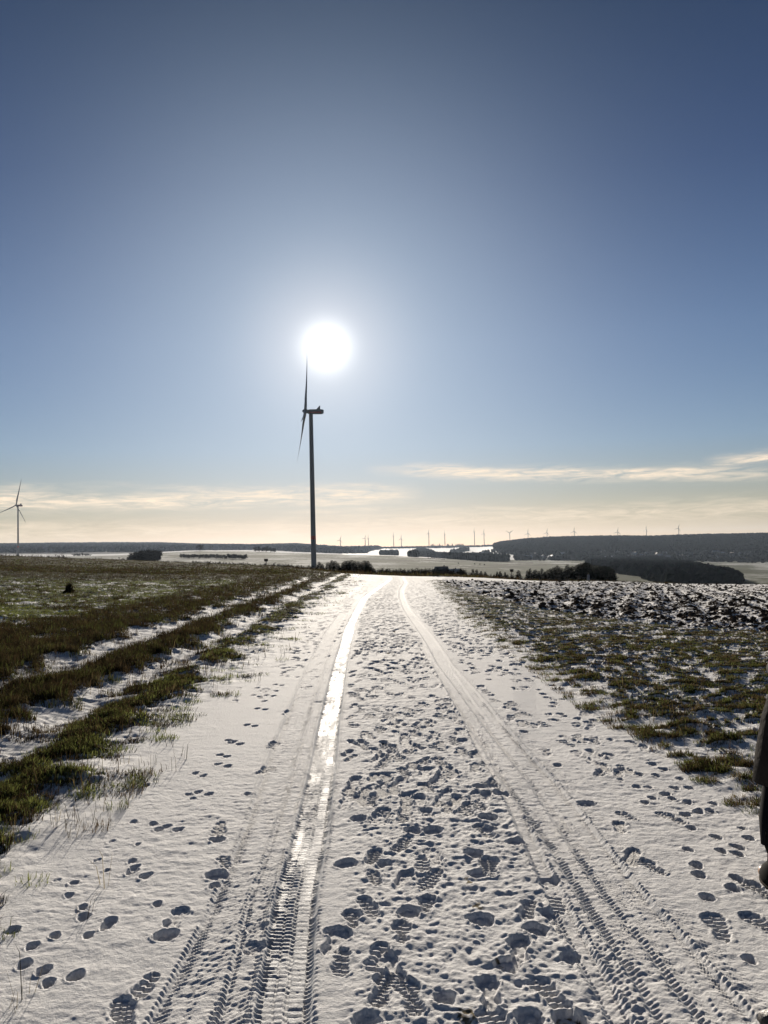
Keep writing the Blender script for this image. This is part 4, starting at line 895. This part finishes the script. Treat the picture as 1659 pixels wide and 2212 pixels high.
# left: edge tufts, rows, green field
P = scatter(80000, lambda y_: -inx(y_), lambda y_: np.interp(y_, yA, redL)+.1, 3.2, 75, .75)
L_ = near_at(veg, P[:, 0], P[:, 1]); G_ = near_at(green, P[:, 0], P[:, 1]); keep = rng.random(len(P)) < L_*.72+.10*(near_at(lm, P[:, 0], P[:, 1]) > .12)*(P[:, 0] > -3.4)+.008
P = P[keep]; L_ = L_[keep]; G_ = G_[keep]; D = P[:, 1]; n = len(P); isg = (rng.random(n) < G_*np.clip(.62+1.2*near_at(g1, P[:, 0], P[:, 1]), .1, .95)) | ((P[:, 0] > -3.1) & (rng.random(n) < .35))
cA = colmix(n, [(.42, BR*.6), (.30, DK*1.2), (.20, GR*.7), (.08, ST*.7)]); cB = colmix(n, [(.85, GR*1.5), (.15, BR)])
hh = np.where(isg, .06, np.interp(P[:, 0], [-9, -6, -3.5, -2.9, -2], [.11, .14, .13, .065, .04]))*(.6+.8*rng.random(n)); sc_ = 1+D/12
blades('weeds', 'dark withered weeds and grass in rows on the field left of the track', P, np.interp(D, [3, 8, 20, 75], [50, 30, 13, 5]), hh, .07*sc_**.6, np.where(isg, .0034, .0036)*sc_, np.where(isg[:, None], cB, cA), .70)
P = scatter(9000, lambda y_: -inx(y_)*1.0, lambda y_: -6-y_*0.02, 60, 125, 1.0); D = P[:, 1]
keep = D < DCG[0, 0]*1.1; P = P[keep]; D = D[keep]
blades('field_grass', 'rough dark green and brown plants toward the crest of the left field', P, np.full(len(P), 9), .06+.09*rng.random(len(P)), np.full(len(P), .5), np.full(len(P), .045), colmix(len(P), [(.45, BR*.8), (.3, DK), (.25, GR*.7)]), .5)
# rough grass along the bank behind the path
P = scatter(5000, lambda y_: -y_*.12, lambda y_: y_*.36, 58, 125, 1.0); k_ = near_at(bank.astype(float), P[:, 0], P[:, 1]) > .5; P = P[k_]
blades('bank_grass', 'rough brown grass along the bank behind the junction', P, np.full(len(P), 9), .18+.3*rng.random(len(P)), np.full(len(P), .6), np.full(len(P), .04), colmix(len(P), [(.6, BR*.8), (.3, DK), (.1, GR)]), .5)
# one dark weed mound in the green field, as seen on the left
x, y_ = gp(150, 1283); Pm = np.tile([[x, y_]], (60, 1))+rng.normal(0, .06, (60, 2))*[1.3, 1]
mo = blades('weed_clump', 'single dark pointed weed clump standing in the green patch on the left', Pm, np.full(60, 30), np.where(np.abs(Pm[:, 0]-x+.03) < .04, .42, .15), np.full(60, .06), np.full(60, .02), colmix(60, [(1., DK)]), .3)
del mo['kind']; mo['category'] = 'plant'

# clods of soil on the ploughed field
ico = np.array([(0, 0, 1), (.89, 0, .45), (.28, .85, .45), (-.72, .53, .45), (-.72, -.53, .45), (.28, -.85, .45), (.72, .53, -.45), (-.28, .85, -.45), (-.89, 0, -.45), (-.28, -.85, -.45), (.72, -.53, -.45)])
icf = np.array([(0, 1, 2), (0, 2, 3), (0, 3, 4), (0, 4, 5), (0, 5, 1), (1, 6, 2), (2, 7, 3), (3, 8, 4), (4, 9, 5), (5, 10, 1), (6, 7, 2), (7, 8, 3), (8, 9, 4), (9, 10, 5), (10, 6, 1)])
P = scatter(30000, lambda y_: 3+0*y_, lambda y_: .60*y_+2, 15.5, 98, .8)
k_ = (near_at(plough.astype(float), P[:, 0], P[:, 1]) > .5) & (rng.random(len(P)) < np.clip(1.15-near_at(snow, P[:, 0], P[:, 1])*.9, 0, 1)); P = P[k_]; n = len(P)
s_ = .018+.065*rng.random(n)**5; s_ *= np.interp(P[:, 1], [15, 98], [1, 1.4]); Vn = ico[None]*(1+.45*(rng.random((n, 11, 1))-.5)*2)
a = rng.random(n)*6.283; vx = Vn[..., 0]*s_[:, None]*1.5; vy = Vn[..., 1]*s_[:, None]; vz = Vn[..., 2]*s_[:, None]*.8
V = np.stack([vx*np.cos(a)[:, None]-vy*np.sin(a)[:, None]+P[:, :1], vx*np.sin(a)[:, None]+vy*np.cos(a)[:, None]+P[:, 1:], vz+near_z(P[:, 0], P[:, 1])[:, None]+.01], -1).reshape(-1, 3)
me = mk_mesh('soil_clods', V, (icf[None]+(np.arange(n)*11)[:, None, None]).reshape(-1, 3), False); attr(me, 'tint', np.repeat(np.array([[.048, .037, .029]])*(.6+.9*rng.random((n, 1))), 11, 0), 'FLOAT_COLOR')
obj('soil_clods', me, M_WOOD, kind='stuff', label='dark frozen clods of soil on the ploughed field')

# ------------------------------------------------------------------ people
M_SKIN = plain('skin', (.45, .28, .2), .5, .08, 20)
def person(name, label, loc, rotz, height, coatc, legc, bootc, hairc, lean=.0, hem=.28, stride=.10, spread=.0, flare=.0, bag=1.0):
    k = height/1.75
    J = {'pelvis': (0, 0, .93), 'belly': (0, .0, 1.08), 'chest': (0, .0, 1.28), 'neckb': (0, -.01, 1.44), 'neck': (0, .0, 1.50), 'head': (0, .015, 1.60), 'crown': (0, .0, 1.70)}
    rad = {'pelvis': .145, 'belly': .125, 'chest': .15, 'neckb': .075, 'neck': .056, 'head': .092, 'crown': .07}
    E = [('pelvis', 'belly'), ('belly', 'chest'), ('chest', 'neckb'), ('neckb', 'neck'), ('neck', 'head'), ('head', 'crown')]
    for s_, nm in ((-1, 'l'), (1, 'r')):
        st = stride*s_
        for j, p, r_, par in (('hip', (.095*s_, 0, .88), .095, 'pelvis'), ('knee', ((.10+spread*.5)*s_, .05+st, .49), .062, 'hip'), ('calf', ((.10+spread*.8)*s_, .01+st*1.3, .33), .058, 'knee'), ('ankle', ((.10+spread)*s_, -.02+st*1.6, .09), .040, 'calf'), ('foot', ((.11+spread)*s_, .10+st*1.6, .045), .040, 'ankle'), ('toe', ((.115+spread)*s_, .17+st*1.6, .035), .030, 'foot'),
                              ('sho', (.155*s_, -.01, 1.39), .065, 'chest'), ('elb', (.165*s_, -.06, 1.13), .043, 'sho'), ('wri', (.13*s_, .17, 1.03), .028, 'elb'), ('palm', (.10*s_, .20, 1.0), .030, 'wri')):
            J[nm+j] = p; rad[nm+j] = r_; E.append((nm+par if nm+par in J else par, nm+j))
        for f in range(4):
            y0 = .205-f*.022; l_ = (.070, .082, .076, .058)[f]
            a1, a2 = nm+'f%da' % f, nm+'f%db' % f
            J[a1] = (.075*s_, y0+.02, .985); rad[a1] = .010; J[a2] = (.055*s_, y0+.02, .985-l_*.4); rad[a2] = .0085; J[a2+'c'] = (.04*s_, y0+.01, .985-l_*.6); rad[a2+'c'] = .007
            E += [(nm+'palm', a1), (a1, a2), (a2, a2+'c')]
        J[nm+'t1'] = (.085*s_, .235, 1.01); rad[nm+'t1'] = .011; J[nm+'t2'] = (.07*s_, .24, .985); rad[nm+'t2'] = .009; E += [(nm+'palm', nm+'t1'), (nm+'t1', nm+'t2')]
    names = list(J); ix = {n_: i for i, n_ in enumerate(names)}
    me = bpy.data.meshes.new('person'); me.from_pydata([tuple(c*k for c in J[n_]) for n_ in names], [(ix[a], ix[b]) for a, b in E], [])
    o = obj(name, me, M_SKIN, loc=loc, label=label, cat='person'); o.rotation_euler = (0, lean, rotz)
    md = o.modifiers.new('skin', 'SKIN'); md.use_smooth_shade = True
    for i, n_ in enumerate(names):
        sv = me.skin_vertices[0].data[i]; sv.radius = (rad[n_]*k*.92, rad[n_]*k*.92); sv.use_root = n_ == 'pelvis'
    sb = o.modifiers.new('sub', 'SUBSURF'); sb.levels = 1; sb.render_levels = 1
    mc, ml, mb, mh = plain('coat_cloth', coatc, .9, .3, 30, bump=.4), plain('trouser_cloth', legc, .9, .2, 20), plain('boot_leather', bootc, .85, .3, 20), plain('hair', hairc, .6, .3, 60)
    def loft(nm, rings, mat, n=24, fold=0, cap=False, par=o):
        V, Fc = [], []
        for j, (c, rx, ry) in enumerate(rings):
            for i in range(n):
                a = i/n*6.283185; f = 1+fold*math.sin(a*7+j*.35)*(.3+.7*(1-j/len(rings)))
                V.append(((c[0]+rx*math.cos(a)*f)*k, (c[1]+ry*math.sin(a)*f)*k, c[2]*k))
        for j in range(len(rings)-1):
            for i in range(n): a, b = j*n+i, j*n+(i+1) % n; Fc.append((a, b, b+n, a+n))
        if cap: Fc.append(tuple(range(n))[::-1]); Fc.append(tuple((len(rings)-1)*n+i for i in range(n)))
        m_ = obj(nm, pm(nm, V, Fc), mat, par); so_ = m_.modifiers.new('thick', 'SOLIDIFY'); so_.thickness = .008; so_.offset = 0; return m_
    def tubeloft(nm, pts, mat, n=16, par=o, fold=0):
        V, Fc = [], []
        for j, (p, r_) in enumerate(pts):
            d = np.array(pts[min(j+1, len(pts)-1)][0])-np.array(pts[max(j-1, 0)][0]); d = d/np.linalg.norm(d); t = np.cross(d, [0, 1., 0]); t /= np.linalg.norm(t); q = np.cross(d, t)
            for i in range(n):
                a = i/n*6.283185; rr = r_*(1+fold*math.sin(j*2.1+a*2)); v_ = np.array(p)+(t*math.cos(a)+q*math.sin(a))*rr; V.append(tuple(v_*k))
        for j in range(len(pts)-1):
            for i in range(n): a, b = j*n+i, j*n+(i+1) % n; Fc.append((a, b, b+n, a+n))
        Fc.append(tuple(range(n))[::-1]); Fc.append(tuple((len(pts)-1)*n+i for i in range(n)))
        return obj(nm, pm(nm, V, Fc), mat, par)
    z0 = hem
    loft('coat', [((0, .02, z0), .245+flare, .21+flare*.4), ((0, .02, z0+.14), .24+flare*.8, .205+flare*.3), ((0, .01, .82), .240+flare*.4, .185), ((0, 0, .95), .225, .17), ((0, 0, 1.08), .185, .15), ((0, 0, 1.22), .20, .155), ((0, 0, 1.34), .205, .14), ((0, 0, 1.42), .15, .11), ((0, .0, 1.47), .085, .08), ((0, .0, 1.50), .078, .075)], mc, fold=.035)
    for s_, nm in ((-1, 'l'), (1, 'r')):
        P_ = lambda j: np.array(J[nm+j])
        tubeloft('sleeve', [(P_('sho')+[-.03*s_, 0, .015], .078), (P_('sho')+[.01*s_, 0, -.06], .075), ((P_('sho')+P_('elb'))/2, .066), (P_('elb'), .060), ((P_('elb')+P_('wri'))/2, .056), (P_('wri')+[0, 0, -.005], .048)], mc, fold=.05)
        tubeloft('trouser_leg', [(P_('hip'), .115), ((P_('hip')+P_('knee'))/2, .098), (P_('knee'), .084*bag), (P_('calf'), .084*bag), ((P_('calf')+P_('ankle'))/2, .078*bag)], ml, fold=.04)
        an, ft, to = P_('ankle'), P_('foot'), P_('toe')
        bt = loft('boot', [((an[0], an[1]+.055, .012), .052, .135), ((an[0], an[1]+.055, .04), .055, .138), ((an[0], an[1]+.04, .08), .052, .118), ((an[0], an[1]+.01, .12), .052, .085), ((an[0], an[1]+.0, .17), .060, .068), ((an[0], an[1]+.01, .24), .080, .082), ((an[0], an[1]+.015, .29), .076, .078)], mb, cap=True)
        loft('sole', [((an[0], an[1]+.055, -.004), .054, .138), ((an[0], an[1]+.055, .0115), .056, .141)], M_BARK, cap=True, par=bt)
    # hair as a cap over the skull, face in front
    V, Fc = [], []; n = 18
    for j in range(9):
        th = j/8*2.2; 
        for i in range(n):
            a = i/n*6.283185; r_ = math.sin(th); fy = math.sin(a)
            if fy > .45 and th > 1.25: r_ *= .80
            V.append(((.094*r_*math.cos(a))*k, (.008+.104*r_*fy)*k, (1.635+.112*math.cos(th))*k))
    for j in range(8):
        for i in range(n): a, b = j*n+i, j*n+(i+1) % n; Fc.append((a, a+n, b+n, b))
    obj('hair', pm('hair', V, Fc), mh, o)
    for s_ in (-1, 1):
        V, Fc = [], []; lathe(V, Fc, [(-.008, .004), (-.003, .010), (.003, .010), (.008, .004)], 10); V = [((a+.034*s_)*k, (b+.094)*k, (c+1.625)*k) for a, b, c in V]; obj('eye', pm('eye', V, Fc), M_BARK, o)
    V = [(-.012*k, .095*k, 1.585*k), (.012*k, .095*k, 1.585*k), (0, .094*k, 1.63*k), (0, .122*k, 1.588*k)]; obj('nose', pm('nose', V, [(0, 1, 3), (1, 2, 3), (2, 0, 3)]), M_SKIN, o)
    V, Fc = [], []; box(V, Fc, -.024*k, .024*k, .088*k, .098*k, 1.553*k, 1.562*k); obj('mouth', pm('mouth', V, Fc), M_RED, o)
    return o
px_, py_ = gp(1630, 1925); px_ += .335; print('person at', px_, py_)
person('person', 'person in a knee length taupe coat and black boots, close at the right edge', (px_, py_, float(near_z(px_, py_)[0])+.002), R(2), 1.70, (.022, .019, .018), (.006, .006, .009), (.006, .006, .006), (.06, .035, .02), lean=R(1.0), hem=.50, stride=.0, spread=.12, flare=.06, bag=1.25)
x, y_, z, vb = hpt(1271.5, 142); z = float(near_z(x, y_)[0])
person('person', 'distant walker in a pale long coat in front of the dense spruces', (x, y_, z), R(0), 1.72, (.42, .40, .38), (.03, .03, .035), (.02, .02, .02), (.10, .08, .05), hem=.42, stride=.08)

# dark lump at the track edge, likely a shoe tip, built as a plain blob
x, y_ = gp(1657, 2212); r_ = random.Random(3); V = []; Fc = []
lathe(V, Fc, [(-.02, .045), (.0, .06), (.025, .052), (.04, .03), (.045, .004)], 12); V = [(a*(1+.15*math.sin(3*math.atan2(b, a+1e-6))), b*(1+.1*math.cos(2*math.atan2(b, a+1e-6))), c) for a, b, c in V]
obj('lump', pm('lump', V, Fc), plain('dark_lump', (.03, .025, .025), .5, .4, 40, bump=.5), loc=(x+.03, y_-.02, float(near_z(x, y_)[0])+.005), label='small black lump in the snow at the lower right corner', cat='lump')

# ------------------------------------------------------------------ haze
V, Fc = [], []; box(V, Fc, -13000, 13000, -80, 13500, -90, 240)
hz = bpy.data.materials.new('haze'); hz.use_nodes = True; t = hz.node_tree; t.nodes.clear()
pv = N(t, 'ShaderNodeVolumePrincipled'); pv.inputs['Color'].default_value = (.66, .80, 1.0, 1); pv.inputs['Density'].default_value = 3.2e-5; pv.inputs['Anisotropy'].default_value = .35
ho = N(t, 'ShaderNodeOutputMaterial'); t.links.new(pv.outputs[0], ho.inputs['Volume'])
obj('haze', pm('haze', V, Fc, False), hz, kind='stuff', label='thin pale haze over the far hills')
